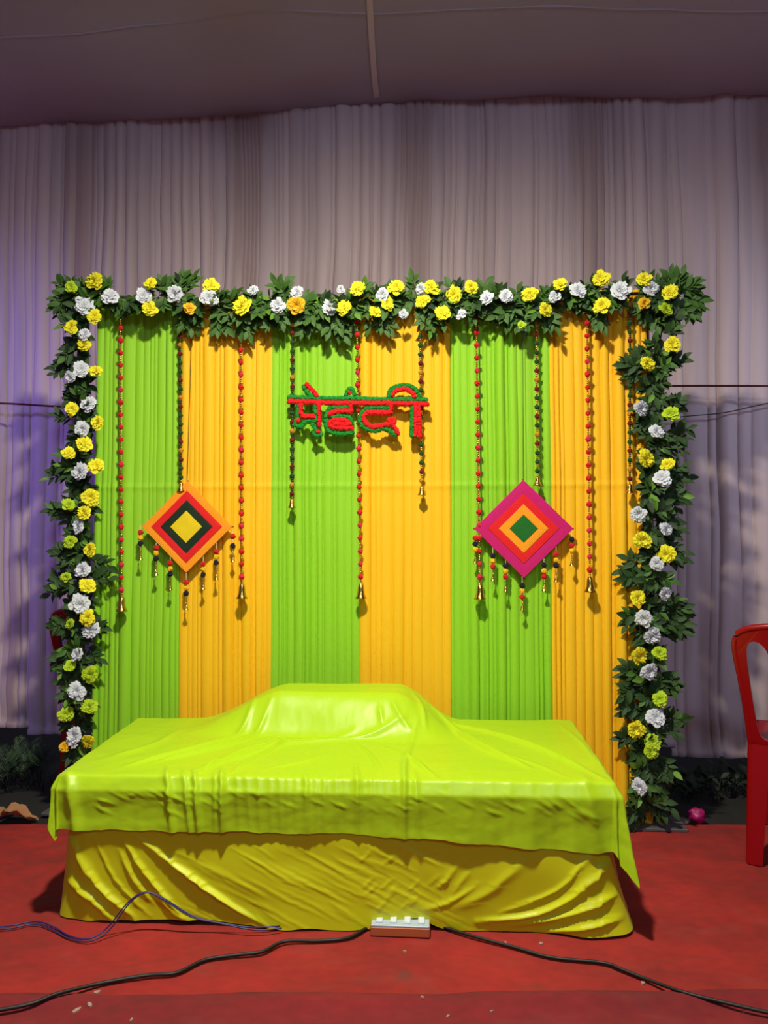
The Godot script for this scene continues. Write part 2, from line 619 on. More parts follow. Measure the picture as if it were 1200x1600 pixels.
func build_bench() -> void:
	var top := 0.46
	var bl := Vector3(-0.905, top, 0.215)
	var br := Vector3(0.835, top, 0.125)
	var fl := Vector3(-0.855, top, 0.95)
	var frr := Vector3(0.825, top, 0.918)
	var w := 1.72
	var d := 0.75
	var nu := 400
	var nv := 230
	var lo := Vector2(-0.22, -0.2)
	var hi := Vector2(w + 0.21, d + 0.24)
	var step := Vector2((hi.x - lo.x) / (nu - 1), (hi.y - lo.y) / (nv - 1))
	# fold lines, measured on the cloth: (along the bench, from back over the front edge)
	var h := PackedFloat32Array()
	h.resize(nu * nv)
	var onto := func(px: float, py: float) -> Vector2:
		var p := Vector3.ZERO
		var dir := ray(px, py)
		var far := (cam_at.y - top - 0.2) / -dir.y
		for k in 400:
			p = cam_at + dir * far
			if p.y <= top + bolster(p.x, p.z):
				break
			far += 0.004
		var b := clampf((p.z - lerpf(bl.z, br.z, (p.x + 0.87) / 1.72)) / d, 0.0, 1.0)
		return Vector2(p.x + 0.872, b * d)
	var drop := func(px: float, py: float) -> Vector2:
		var p := on_z(px, py, 0.96)
		return Vector2(p.x + 0.872, d + maxf(0.0, top - p.y) + 0.01)
	var folds := [
		[[[672, 1104], [700, 1128], [750, 1162], [835, 1196]], 0.013, 0.013],
		[[[690, 1118], [760, 1142], [860, 1172], [948, 1211]], 0.012, 0.010],
		[[[408, 1088], [392, 1128], [330, 1166], [190, 1198]], 0.014, 0.011],
		[[[432, 1092], [415, 1135], [360, 1165], [240, 1192]], 0.012, 0.011],
		[[[560, 1140], [470, 1160], [390, 1178], [300, 1206]], 0.013, 0.011],
		[[[500, 1152], [420, 1165], [350, 1186], [312, 1207]], 0.010, 0.009],
		[[[640, 1118], [590, 1145], [500, 1160], [430, 1166]], 0.012, 0.010],
		[[[600, 1165], [640, 1180], [670, 1200], [690, 1214]], 0.010, 0.008],
		[[[660, 1125], [650, 1160], [640, 1190], [636, 1212]], 0.010, 0.006],
		[[[452, 1160], [400, 1185], [362, 1208]], 0.010, 0.008],
		[[[618, 1092], [632, 1118], [650, 1140]], 0.010, 0.006],
		[[[600, 1100], [605, 1130]], 0.010, 0.005],
		[[[655, 1090], [668, 1118], [672, 1140]], 0.010, 0.007],
		[[[880, 1132], [915, 1160], [935, 1185]], 0.010, 0.004],
		[[[290, 1140], [240, 1165], [150, 1190]], 0.02, 0.005],
		[[[520, 1175], [480, 1190], [420, 1200]], 0.010, 0.004],
		[[[760, 1165], [840, 1190], [900, 1212]], 0.009, 0.004],
		[[[560, 1160], [585, 1180], [600, 1206]], 0.009, 0.005],
	]
	for f in folds:
		var pts := []
		for q in f[0]:
			pts.append(onto.call(q[0], q[1]))
		ridge(h, nu, nv, lo, step, curve2(pts), f[1] * 0.85, f[2] * 1.6, 1.5)
	# gathers that spill over the front edge
	var gathers := [[258, 1198, 268, 1292, 0.009, 0.016], [284, 1202, 296, 1290, 0.007, 0.012], [302, 1203, 310, 1290, 0.008, 0.018], [346, 1200, 346, 1290, 0.010, 0.024], [335, 1204, 333, 1270, 0.006, 0.010], [560, 1186, 562, 1297, 0.008, 0.014], [636, 1180, 636, 1303, 0.009, 0.018], [652, 1200, 660, 1303, 0.009, 0.010], [100, 1215, 118, 1300, 0.018, 0.018], [478, 1205, 484, 1280, 0.008, 0.007], [915, 1222, 960, 1330, 0.02, 0.012]]
	for x in range(372, 640, 15):
		gathers.append([x + rng.randf_range(-5, 5), 1203, x + rng.randf_range(-4, 10), 1290, 0.007, rng.randf_range(0.002, 0.006)])
	for x in range(705, 920, 34):
		gathers.append([x + rng.randf_range(-5, 5), 1214, x + rng.randf_range(-4, 14), 1300, 0.012, rng.randf_range(0.001, 0.003)])
	for g in gathers:
		ridge(h, nu, nv, lo, step, [onto.call(g[0], minf(g[1], 1202.0)), drop.call(lerpf(g[0], g[2], 0.3), 1235), drop.call(g[2], g[3] + 70)], g[4], g[5] * 0.8, 1.7)
	# small slanting creases in the hanging part
	for k in 70:
		var x := rng.randf_range(130, 930)
		var y := rng.randf_range(1240, 1282)
		var l := rng.randf_range(12, 34)
		ridge(h, nu, nv, lo, step, [drop.call(x, y), drop.call(x + l, y + l * rng.randf_range(0.4, 0.9))], 0.006, rng.randf_range(0.001, 0.0026), 1.7)
	for j in nv:
		for i in nu:
			var s := lo + step * Vector2(i, j)
			h[j * nu + i] += 0.004 * noise.get_noise_2d(s.x * 50.0 + s.y * 30.0, s.y * 80.0) + 0.0006 * noise.get_noise_2d(s.x * 420.0, s.y * 420.0 + 50.0)
	var pos := PackedVector3Array()
	pos.resize(nu * nv)
	# how the cloth turns over the mattress edge: a slanting band first, then straight down
	var prof := [Vector2.ZERO]
	for k in 220:
		var l := k * 0.002
		var ang := deg_to_rad(lerpf(0.0, 64.0, smoothstep(0.0, 0.022, l)) + 31.0 * smoothstep(0.050, 0.060, l) - 4.0 * smoothstep(0.10, 0.16, l))
		prof.append(prof[-1] + Vector2(cos(ang), sin(ang)) * 0.002)
	for j in nv:
		for i in nu:
			var s := lo + step * Vector2(i, j)
			var a := clampf(s.x / w, 0.0, 1.0)
			var front := lerpf(0.178, 0.218, smoothstep(0.5, 1.0, a)) + 0.006 * noise.get_noise_1d(s.x * 130.0)
			var over := Vector2(0, 0)
			over.x = s.x * 0.55 if s.x < 0.0 else maxf(0.0, s.x - w)
			over.y = s.y if s.y < 0.0 else maxf(0.0, s.y - d) * front / 0.24
			var b := clampf(s.y / d, 0.0, 1.0)
			var p := bl.lerp(br, a).lerp(fl.lerp(frr, a), b)
			p.y += bolster(p.x, p.z)
			var far := over.length()
			if far > 0.0:
				var away := Vector3(over.x, 0, over.y) / far
				var at := clampf(far / 0.002, 0.0, prof.size() - 1.001)
				var edge: Vector2 = prof[int(at)].lerp(prof[int(at) + 1], at - int(at))
				var out := edge.x
				var down := edge.y
				var corner := 2.0 * absf(over.x * over.y) / (far * far)
				var swing := atan2(absf(over.y), absf(over.x))
				out += corner * down * (0.04 + 0.09 * sin(swing * 9.0 + 1.0) + (0.12 if s.x > w else 0.0))
				if over.x == 0.0:
					out += 0.006 * noise.get_noise_1d(s.x * 120.0 + 40.0) * down / 0.15
				elif over.y == 0.0:
					out += 0.05 * noise.get_noise_1d(s.y * 120.0 + 140.0) * down / 0.15
				p += away * out
				p.y -= down
			pos[j * nu + i] = p
	pos = displaced(nu, nv, pos, h, false)
	var satin := mat("green_satin", Color(0.65, 0.785, 0.10), 0.38, 0.0, 0.3)
	satin.metallic_specular = 0.4
	var o := obj("satin_throw", sheet(nu, nv, pos, true), satin)
	tag(o, "shiny lime green satin cloth draped over the bench and its cushion hump", "cloth")

	# ---- the skirt: a sheet round the front and both sides
	var path := [Vector3(-0.815, 0, 0.24), Vector3(-0.815, 0, 0.55), Vector3(-0.813, 0, 0.855), Vector3(-0.803, 0, 0.888), Vector3(-0.77, 0, 0.899), Vector3(0.0, 0, 0.884), Vector3(0.74, 0, 0.87), Vector3(0.775, 0, 0.855), Vector3(0.785, 0, 0.815), Vector3(0.79, 0, 0.5), Vector3(0.795, 0, 0.19)]
	var dense := []
	for i in path.size() - 1:
		var n := maxi(3, int(path[i].distance_to(path[i + 1]) / (0.004 if i in [2, 3, 4, 5, 6, 7] else 0.012)))
		for k in n:
			dense.append(path[i].lerp(path[i + 1], float(k) / n))
	dense.append(path[-1])
	var mu := dense.size()
	var mv := 100
	var sl := Vector2(0, 0)
	var along := PackedFloat32Array()
	var run := 0.0
	for i in mu:
		if i:
			run += dense[i].distance_to(dense[i - 1])
		along.append(run)
	# folds on the front are given as (x, height) and put where the front runs along x
	var x0 := -1.1
	var fx := 560
	var fst := Vector2(2.2 / (fx - 1), 0.46 / (mv - 1))
	var fh := PackedFloat32Array()
	fh.resize(fx * mv)
	var face := func(px: float, py: float) -> Vector2:
		var p := on_z(px, py, 0.94)
		return Vector2(p.x, p.y)
	var skirt_folds := [
		[[[112, 1300], [120, 1370], [180, 1442]], 0.011, 0.014], [[[126, 1300], [150, 1375], [212, 1436]], 0.010, 0.016], [[[150, 1300], [180, 1372], [235, 1432]], 0.007, 0.005],
		[[[188, 1325], [205, 1365], [240, 1412]], 0.010, 0.008], [[[196, 1312], [235, 1372], [285, 1432]], 0.009, 0.013], [[[218, 1306], [275, 1352], [330, 1392]], 0.009, 0.011],
		[[[262, 1340], [330, 1392], [398, 1440]], 0.009, 0.010], [[[300, 1368], [360, 1412], [420, 1446]], 0.007, 0.006], [[[240, 1390], [270, 1425], [300, 1440]], 0.01, 0.008],
		[[[940, 1330], [905, 1392], [840, 1434], [745, 1446]], 0.010, 0.015], [[[958, 1352], [930, 1405], [870, 1438], [800, 1452]], 0.010, 0.014], [[[968, 1380], [950, 1425], [900, 1452], [850, 1462]], 0.010, 0.012],
		[[[925, 1325], [870, 1395], [780, 1432]], 0.008, 0.007], [[[745, 1385], [700, 1415], [660, 1425]], 0.010, 0.006], [[[830, 1340], [760, 1400], [700, 1425]], 0.02, 0.006],
		[[[720, 1345], [690, 1390]], 0.012, 0.004], [[[735, 1362], [705, 1402]], 0.012, 0.004],
	]
	for f in skirt_folds:
		var pts := []
		for q in f[0]:
			pts.append(face.call(q[0], q[1]))
		ridge(fh, fx, mv, Vector2(x0, 0), fst, curve2(pts), f[1] * 0.8, f[2], 1.5)
	for k in 75:
		var x := rng.randf_range(250, 640)
		var y := rng.randf_range(1312, 1420)
		var l := rng.randf_range(40, 150)
		ridge(fh, fx, mv, Vector2(x0, 0), fst, [face.call(x, y), face.call(x + l, y + l * rng.randf_range(0.42, 0.62))], rng.randf_range(0.004, 0.0065), rng.randf_range(0.0006, 0.002), 1.7)
	for k in 16:
		var x := rng.randf_range(560, 730)
		var y := rng.randf_range(1340, 1430)
		ridge(fh, fx, mv, Vector2(x0, 0), fst, [face.call(x, y), face.call(x + 20, y - 18)], 0.005, 0.002, 1.7)
	# height of the lower hem above the floor, along x (lifted over the socket box)
	var sp := PackedVector3Array()
	sp.resize(mu * mv)
	for j in mv:
		for i in mu:
			var q: Vector3 = dense[i]
			var t := float(j) / (mv - 1)      # 0 at the floor, 1 at the top
			var t0: Vector3 = dense[maxi(i - 3, 0)]
			var t1: Vector3 = dense[mini(i + 3, mu - 1)]
			var tan := (t1 - t0).normalized()
			var nrm := Vector3(-tan.z, 0, tan.x)
			if nrm.dot(Vector3(q.x, 0, q.z - 0.5)) < 0.0:
				nrm = -nrm
			var hem := 0.004 + 0.008 * (noise.get_noise_1d(along[i] * 60.0) + 0.4)
			hem = maxf(hem, 0.003)
			hem += 0.034 * exp(-pow((q.x - 0.235) / 0.06, 2.0)) * clampf((q.z - 0.8) * 20.0, 0.0, 1.0)
			hem += 0.012 * exp(-pow((q.x + 0.42) / 0.18, 2.0)) * clampf((q.z - 0.8) * 20.0, 0.0, 1.0)
			var y := lerpf(hem, 0.43, t)
			var out := lerpf(0.04, 0.066, smoothstep(0.3, 0.95, nrm.z)) - lerpf(-0.036, 0.026, smoothstep(0.3, 0.95, nrm.z)) * pow(1.0 - t, 1.3) + 0.012 * sin(PI * t) * noise.get_noise_2d(along[i] * 24.0, t * 16.0)
			out += 0.024 * exp(-pow((q.x + 0.1) / 0.3, 2.0)) * pow(1.0 - t, 2.0) * clampf((q.z - 0.8) * 20.0, 0.0, 1.0)
			out += 0.045 * exp(-pow((q.x - 0.78) / 0.08, 2.0)) * pow(1.0 - t, 2.5)
			out += 0.010 * noise.get_noise_1d(along[i] * 55.0 + 11.0) * pow(1.0 - t, 2.0)
			var facing := smoothstep(0.5, 0.95, nrm.z)
			if facing > 0.0:
				var gi := clampi(int(round((q.x - x0) / fst.x)), 0, fx - 1)
				var gj := clampi(int(round(y / fst.y)), 0, mv - 1)
				out += fh[gj * fx + gi] * facing
			else:
				out += 0.01 * noise.get_noise_2d(along[i] * 90.0, t * 6.0)
			sp[j * mu + i] = q + nrm * out + Vector3(0, y, 0)
	var ysat := mat("yellow_satin", Color(0.79, 0.81, 0.07), 0.4, 0.0, 0.3)
	var sk := obj("bench_skirt", sheet(mu, mv, sp), ysat)
	tag(sk, "shiny yellow satin cloth hanging round the bench below the green cloth", "cloth")

# ================================================================ red plastic chairs
func make_chair(label: String, group: String) -> Node3D:
	# origin on the floor below the middle of the two rear legs; the sitter faces -z, the back faces +z
	var t := thing("plastic_chair", Vector3.ZERO, label, "chair", group)
	var red := mat("red_plastic", Color(0.56, 0.015, 0.05), 0.32)
	var seat_y := 0.43
	# seat: dished slab with a rolled rim
	var nu := 15
	var nv := 15
	var pos := PackedVector3Array()
	for j in nv:
		for i in nu:
			var u := i / 14.0 * 2.0 - 1.0
			var v := j / 14.0
			var hw := lerpf(0.205, 0.225, v)
			var y := seat_y - 0.018 * (1.0 - u * u) * sin(PI * clampf(v * 1.1, 0, 1))
			if i == 0 or i == 14 or j == 0 or j == 14:
				y -= 0.05
			pos.append(Vector3(u * hw * (1.02 if i == 0 or i == 14 else 1.0), y, -0.02 - v * 0.43))
	obj("seat", sheet(nu, nv, pos, false), red, t)
	# back: a slotted shell cut out of a curved outline
	var outer := PackedVector2Array()
	var prof := [[0.190, 0.40], [0.197, 0.48], [0.208, 0.58], [0.222, 0.68], [0.234, 0.76], [0.236, 0.80], [0.226, 0.835], [0.195, 0.856], [0.14, 0.868], [0.07, 0.874]]
	for p in prof:
		outer.append(Vector2(p[0], p[1]))
	outer.append(Vector2(0, 0.876))
	for k in range(prof.size() - 1, -1, -1):
		outer.append(Vector2(-prof[k][0], prof[k][1]))
	var slots := []
	for s in [-1.0, 1.0]:
		for slot in [[[0.160, 0.462], [0.112, 0.455], [0.107, 0.56], [0.113, 0.68], [0.128, 0.77], [0.155, 0.808], [0.185, 0.81], [0.198, 0.78], [0.194, 0.7], [0.179, 0.56]], [[0.082, 0.455], [0.026, 0.455], [0.022, 0.6], [0.022, 0.74], [0.03, 0.80], [0.06, 0.816], [0.088, 0.81], [0.098, 0.78], [0.09, 0.7], [0.084, 0.57]]]:
			var pp := PackedVector2Array()
			for k in slot.size():
				var q := []
				for e in [-1, 0, 1, 2]:
					var w = slot[(k + e + slot.size()) % slot.size()]
					q.append(Vector2(w[0] * s, w[1]))
				for e in 4:
					pp.append(q[1].cubic_interpolate(q[2], q[0], q[3], e / 4.0))
			slots.append(pp)
	# lean it back and bow it, then round its edge with a rolled rim
	var lean := func(p: Vector3) -> Vector3:
		var k := (p.y - 0.4)
		return Vector3(p.x, p.y, p.z + 0.012 + k * 0.20 - 0.5 * p.x * p.x)
	var st := start_flat()
	var cuts := [-0.3, -0.15, -0.055, 0.0, 0.055, 0.15, 0.3]
	for k in 6:
		var slab := PackedVector2Array([Vector2(cuts[k], 0.3), Vector2(cuts[k + 1], 0.3), Vector2(cuts[k + 1], 1.0), Vector2(cuts[k], 1.0)])
		var pieces := Geometry2D.intersect_polygons(outer, slab)
		for hole in slots:
			var rest: Array[PackedVector2Array] = []
			for piece in pieces:
				rest.append_array(Geometry2D.clip_polygons(piece, hole))
			pieces = rest
		for piece in pieces:
			var tri := Geometry2D.triangulate_polygon(piece)
			for e in range(0, tri.size(), 3):
				for side in [0.0, -0.022]:
					for q in ([0, 1, 2] if side == 0.0 else [0, 2, 1]):
						var v := piece[tri[e + q]]
						st.add_vertex(lean.call(Vector3(v.x, v.y, side)))
			for e in piece.size():
				var p := piece[e]
				var q := piece[(e + 1) % piece.size()]
				quad(st, lean.call(Vector3(p.x, p.y, 0)), lean.call(Vector3(q.x, q.y, 0)), lean.call(Vector3(q.x, q.y, -0.022)), lean.call(Vector3(p.x, p.y, -0.022)))
	var back := obj("backrest", done(st, false), red, t)
	var rim := PackedVector3Array()
	for q in outer:
		rim.append(lean.call(Vector3(q.x, q.y, -0.011)))
	var rs := start()
	add_tube(rs, smooth_path(rim, 3), 0.0135, 10)
	obj("rim", done(rs), red, back)
	# legs: tapered angle sections, splayed a little
	for q in [[-1.0, 0.0], [1.0, 0.0], [-1.0, -0.42], [1.0, -0.42]]:
		var ls := start_flat()
		var rearward := 1.0 if q[1] == 0.0 else -1.0
		var rings := []
		for k in 8:
			var f := k / 7.0
			var y := lerpf(seat_y + 0.0, 0.0, f)
			var wx := lerpf(0.078, 0.056, f)
			var wz := lerpf(0.07, 0.05, f)
			var cx: float = q[0] * (0.205 + 0.012 * f)
			var cz: float = q[1] + rearward * (0.012 + 0.02 * f)
			var th := 0.008
			var ring := PackedVector3Array()
			# an L seen from above, its corner rounded outwards
			for o in [[0.0, wz], [0.0, 0.016], [0.005, 0.005], [0.016, 0.0], [wx, 0.0], [wx, th], [th + 0.012, th], [th, th + 0.012], [th, wz]]:
				ring.append(Vector3(cx - q[0] * o[0], y, cz - rearward * o[1]))
			rings.append(ring)
		for k in 7:
			for e in 9:
				var n := (e + 1) % 9
				if q[0] * rearward > 0:
					quad(ls, rings[k][e], rings[k][n], rings[k + 1][n], rings[k + 1][e])
				else:
					quad(ls, rings[k][n], rings[k][e], rings[k + 1][e], rings[k + 1][n])
		obj("leg", done(ls, false), red, t)
	return t

func build_chairs() -> void:
	var a := make_chair("red plastic chair at the right edge of the picture, standing on the carpet", "red plastic chairs")
	var foot := on_y(1168, 1350, 0.0)
	a.position = Vector3(foot.x + 0.2, 0.005, foot.z + 0.07)
	a.rotation.y = deg_to_rad(-25.0)
	var b: Node3D = a.duplicate()
	b.name = numbered("plastic_chair", self)
	add_child(b, true)
	b.set_meta("label", "red plastic chair in the dark, mostly hidden behind the left flower garland")
	var e := on_z(88, 1000, -0.16)
	b.position = Vector3(e.x + 0.22, 0.0, -0.2)
	b.rotation.y = 0.0

# ================================================================ garlands of leaves and paper flowers
func leaf_mesh(sd: int) -> ArrayMesh:
	var r := RandomNumberGenerator.new()
	r.seed = sd
	var wid := [0.0, 0.16, 0.235, 0.215, 0.13, 0.0]
	var bend := r.randf_range(0.05, 0.22)
	var fold := r.randf_range(0.15, 0.4)
	var pos := PackedVector3Array()
	for j in 6:
		var y := j / 5.0
		var z := -bend * y * y
		for s in [-1.0, 0.0, 1.0]:
			var wv: float = wid[j]
			pos.append(Vector3(s * wv, y, z + absf(s) * wv * fold + 0.02 * sin(y * 9.0 + sd) * absf(s)))
	return sheet(3, 6, pos)

func flower_mesh(sd: int, base: Color, core: Color) -> ArrayMesh:
	# a frilled paper carnation of radius 1 that faces +z
	var r := RandomNumberGenerator.new()
	r.seed = sd
	var st := start()
	for layer in 5:
		var n: int = [7, 7, 6, 5, 4][layer]
		var len: float = [1.0, 0.92, 0.78, 0.6, 0.42][layer]
		var lift: float = [0.05, 0.3, 0.55, 0.8, 1.0][layer]
		for k in n:
			var mid := TAU * (k + 0.5 * (layer % 2) + r.randf_range(-0.15, 0.15)) / n
			var half := PI / n * 1.25
			var g := []
			var ph := r.randf() * TAU
			var ll := len * r.randf_range(0.72, 1.15)
			for j in 4:
				var row := PackedVector3Array()
				var f := j / 3.0
				for i in 7:
					var u := i / 6.0 * 2.0 - 1.0
					var a := mid + u * half * (0.35 + 0.65 * f)
					var rad := ll * f * (1.0 - 0.22 * u * u * f) * (1.0 + 0.06 * sin(u * 9.0 + ph) * f)
					var out := rad * cos(lift * 0.85)
					var z := -0.1 + rad * sin(lift * 0.95) * 0.85 + 0.10 * f * f * sin(u * 7.5 + ph) - 0.18 * f * f * (1.0 - lift)
					row.append(Vector3(cos(a) * out, sin(a) * out, z))
				g.append(row)
			for j in 3:
				for i in 6:
					for q in [[j, i], [j + 1, i], [j + 1, i + 1], [j, i], [j + 1, i + 1], [j, i + 1]]:
						st.set_color(core.lerp(base, clampf(q[0] / 3.0 * 1.5 - 0.25 + layer * 0.02, 0, 1)).srgb_to_linear())
						st.add_vertex(g[q[0]][q[1]])
	st.generate_normals()
	return st.commit()

func build_garlands() -> void:
	var leaves := []
	for k in 5:
		leaves.append(leaf_mesh(k + 1))
	var lm := [mat("leaf_dark", Color(0.15, 0.27, 0.08), 0.7, 0, 0, 0.25), mat("leaf_mid", Color(0.23, 0.38, 0.10), 0.65, 0, 0, 0.25), mat("leaf_light", Color(0.36, 0.53, 0.13), 0.65, 0, 0, 0.3), mat("leaf_deep", Color(0.10, 0.19, 0.08), 0.7, 0, 0, 0.2)]
	var fm := StandardMaterial3D.new()
	fm.resource_name = "paper_petal"
	fm.vertex_color_use_as_albedo = true
	fm.roughness = 0.8
	fm.backlight_enabled = true
	fm.backlight = Color(0.3, 0.3, 0.3)
	var kinds := {"w": [], "y": [], "o": [], "l": []}
	var tones := {"w": [Color(0.86, 0.87, 0.9), Color(0.75, 0.77, 0.8)], "y": [Color(0.94, 0.91, 0.16), Color(0.92, 0.78, 0.08)], "o": [Color(0.93, 0.75, 0.1), Color(0.85, 0.5, 0.05)], "l": [Color(0.72, 0.82, 0.12), Color(0.55, 0.68, 0.1)]}
	for c in kinds:
		for v in 3:
			kinds[c].append(flower_mesh(v * 7 + 3, tones[c][0], tones[c][1]))
	var called := {"w": "white paper carnation", "y": "yellow paper carnation", "o": "orange-yellow paper carnation", "l": "lime yellow paper carnation"}

	var top_spine := [[118, 458], [200, 465], [290, 470], [380, 480], [450, 478], [520, 482], [600, 474], [680, 470], [760, 470], [830, 478], [900, 465], [960, 460], [1052, 458]]
	var left_spine := [[130, 452], [126, 520], [122, 580], [129, 640], [126, 700], [122, 760], [126, 820], [128, 880], [124, 950], [122, 1020], [121, 1090], [122, 1172]]
	var right_spine := [[1040, 455], [1032, 520], [1020, 580], [1013, 630], [1022, 690], [1015, 740], [1017, 800], [1022, 860], [1016, 920], [1016, 980], [1013, 1040], [1013, 1100], [1010, 1160], [1008, 1215], [1006, 1262]]
	var top_fl := [[146, 438, "y", 15], [110, 448, "l", 9], [173, 462, "w", 14], [131, 477, "w", 15], [147, 494, "y", 11], [234, 442, "y", 11], [225, 462, "w", 14], [233, 481, "y", 13], [272, 460, "w", 13], [296, 480, "o", 11], [328, 445, "y", 12], [326, 465, "w", 13], [376, 476, "y", 17], [394, 453, "w", 10], [433, 476, "w", 13], [463, 456, "w", 11], [463, 477, "o", 13], [514, 479, "w", 12], [537, 480, "y", 12], [558, 449, "y", 13], [532, 452, "w", 7], [586, 486, "y", 10], [597, 460, "w", 11], [606, 473, "y", 11], [620, 449, "y", 12], [657, 451, "w", 10], [676, 448, "y", 13], [660, 469, "y", 12], [709, 461, "y", 13], [691, 488, "y", 11], [721, 490, "w", 9], [736, 448, "y", 11], [759, 464, "w", 11], [630, 490, "w", 7], [791, 462, "w", 11], [827, 459, "y", 12], [853, 483, "y", 11], [867, 462, "w", 10], [875, 443, "y", 12], [904, 452, "w", 12], [938, 434, "y", 12], [971, 451, "w", 14], [942, 477, "y", 12], [1007, 434, "y", 11], [1018, 450, "w", 12], [1008, 473, "o", 10], [1047, 455, "y", 12], [1042, 482, "l", 11], [815, 507, "l", 7]]
	var left_fl := [[110, 510, "y", 11], [132, 521, "w", 11], [130, 537, "y", 12], [127, 577, "w", 13], [149, 579, "y", 11], [108, 589, "w", 10], [137, 630, "w", 14], [112, 639, "y", 12], [151, 659, "y", 13], [128, 670, "w", 13], [131, 693, "y", 14], [107, 707, "y", 12], [150, 728, "y", 12], [123, 737, "w", 13], [141, 777, "y", 13], [107, 789, "l", 11], [130, 800, "y", 13], [121, 822, "w", 12], [109, 846, "l", 10], [139, 858, "y", 13], [127, 890, "w", 13], [103, 902, "l", 8], [136, 914, "y", 13], [124, 945, "w", 15], [136, 965, "y", 13], [108, 975, "l", 9], [140, 984, "w", 15], [119, 1023, "w", 12], [109, 1040, "l", 10], [140, 1054, "l", 12], [119, 1080, "w", 14], [139, 1104, "l", 12], [103, 1116, "l", 12], [115, 1150, "w", 15], [136, 1159, "y", 12], [100, 1166, "o", 8]]
	var right_fl := [[1052, 537, "y", 11], [1013, 567, "y", 13], [1003, 638, "w", 12], [1048, 645, "l", 12], [1027, 673, "w", 12], [1011, 717, "y", 14], [1043, 726, "y", 10], [1034, 746, "w", 13], [998, 803, "w", 13], [1042, 827, "w", 12], [1005, 844, "y", 13], [1041, 867, "y", 12], [1026, 881, "w", 11], [998, 933, "y", 12], [1040, 928, "w", 10], [1007, 967, "w", 12], [1020, 995, "w", 13], [1001, 1026, "y", 12], [1031, 1020, "l", 11], [1016, 1050, "w", 14], [1031, 1093, "l", 11], [1026, 1121, "w", 13], [994, 1140, "y", 14], [1021, 1160, "l", 12], [1018, 1174, "l", 11], [999, 1230, "w", 12]]
	# clumps that stand out: pixel, direction in degrees, how many sprigs
	var top_clump := [[510, 495, -80, 4], [525, 500, -60, 4], [480, 490, -110, 2], [592, 495, -85, 4], [665, 490, -95, 3], [300, 490, -90, 4], [340, 498, -70, 4], [380, 495, -90, 3], [290, 452, 80, 4], [275, 455, 120, 2], [820, 490, -100, 4], [845, 490, -60, 4], [800, 480, -120, 3], [685, 490, -80, 3], [1060, 460, 20, 5], [1070, 480, -10, 4], [1050, 448, 70, 4], [1060, 495, -40, 3], [115, 455, 170, 3], [110, 490, 200, 3], [420, 490, -80, 3], [735, 480, -80, 2], [650, 455, 90, 1], [440, 450, 100, 2], [940, 490, -80, 3], [1010, 500, -60, 4]]
	var left_clump := [[105, 565, 175, 2], [100, 650, 170, 1], [100, 740, 185, 2], [100, 800, 175, 2], [95, 910, 190, 4], [105, 900, 150, 2], [150, 870, 10, 2], [100, 975, 190, 3], [150, 905, -10, 2], [150, 985, 10, 2], [105, 1010, 200, 2], [120, 1175, -80, 3], [150, 1010, -20, 2], [105, 860, 150, 2]]
	var right_clump := [[990, 570, 165, 3], [1000, 575, 200, 2], [1045, 580, 20, 2], [1050, 640, 30, 3], [1055, 670, -10, 3], [1045, 690, -40, 3], [1050, 745, 10, 4], [1050, 770, -5, 4], [1045, 800, -50, 4], [1045, 860, -5, 4], [985, 880, 175, 2], [990, 900, 190, 2], [1050, 950, 0, 5], [1050, 970, -10, 5], [990, 960, 200, 3], [990, 1045, 170, 3], [985, 1065, 215, 3], [1040, 1000, 20, 2], [1040, 1050, -10, 3], [1045, 1085, 20, 2], [1045, 1130, 0, 3], [1035, 1180, -50, 4], [1025, 1210, -70, 3], [1020, 1240, -60, 3], [990, 1100, 190, 2], [985, 1150, 180, 2], [990, 1250, -100, 3]]
	garland("leafy garland with white and yellow paper flowers along the top of the backdrop", top_spine, top_fl, top_clump, 215, 0.052, leaves, lm, kinds, fm, called, 101)
	garland("leafy garland with white and yellow paper flowers down the left side of the backdrop", left_spine, left_fl, left_clump, 165, 0.040, leaves, lm, kinds, fm, called, 102)
	garland("darker leafy garland with paper flowers down the right side of the backdrop", right_spine, right_fl, right_clump, 165, 0.042, leaves, lm, kinds, fm, called, 103)

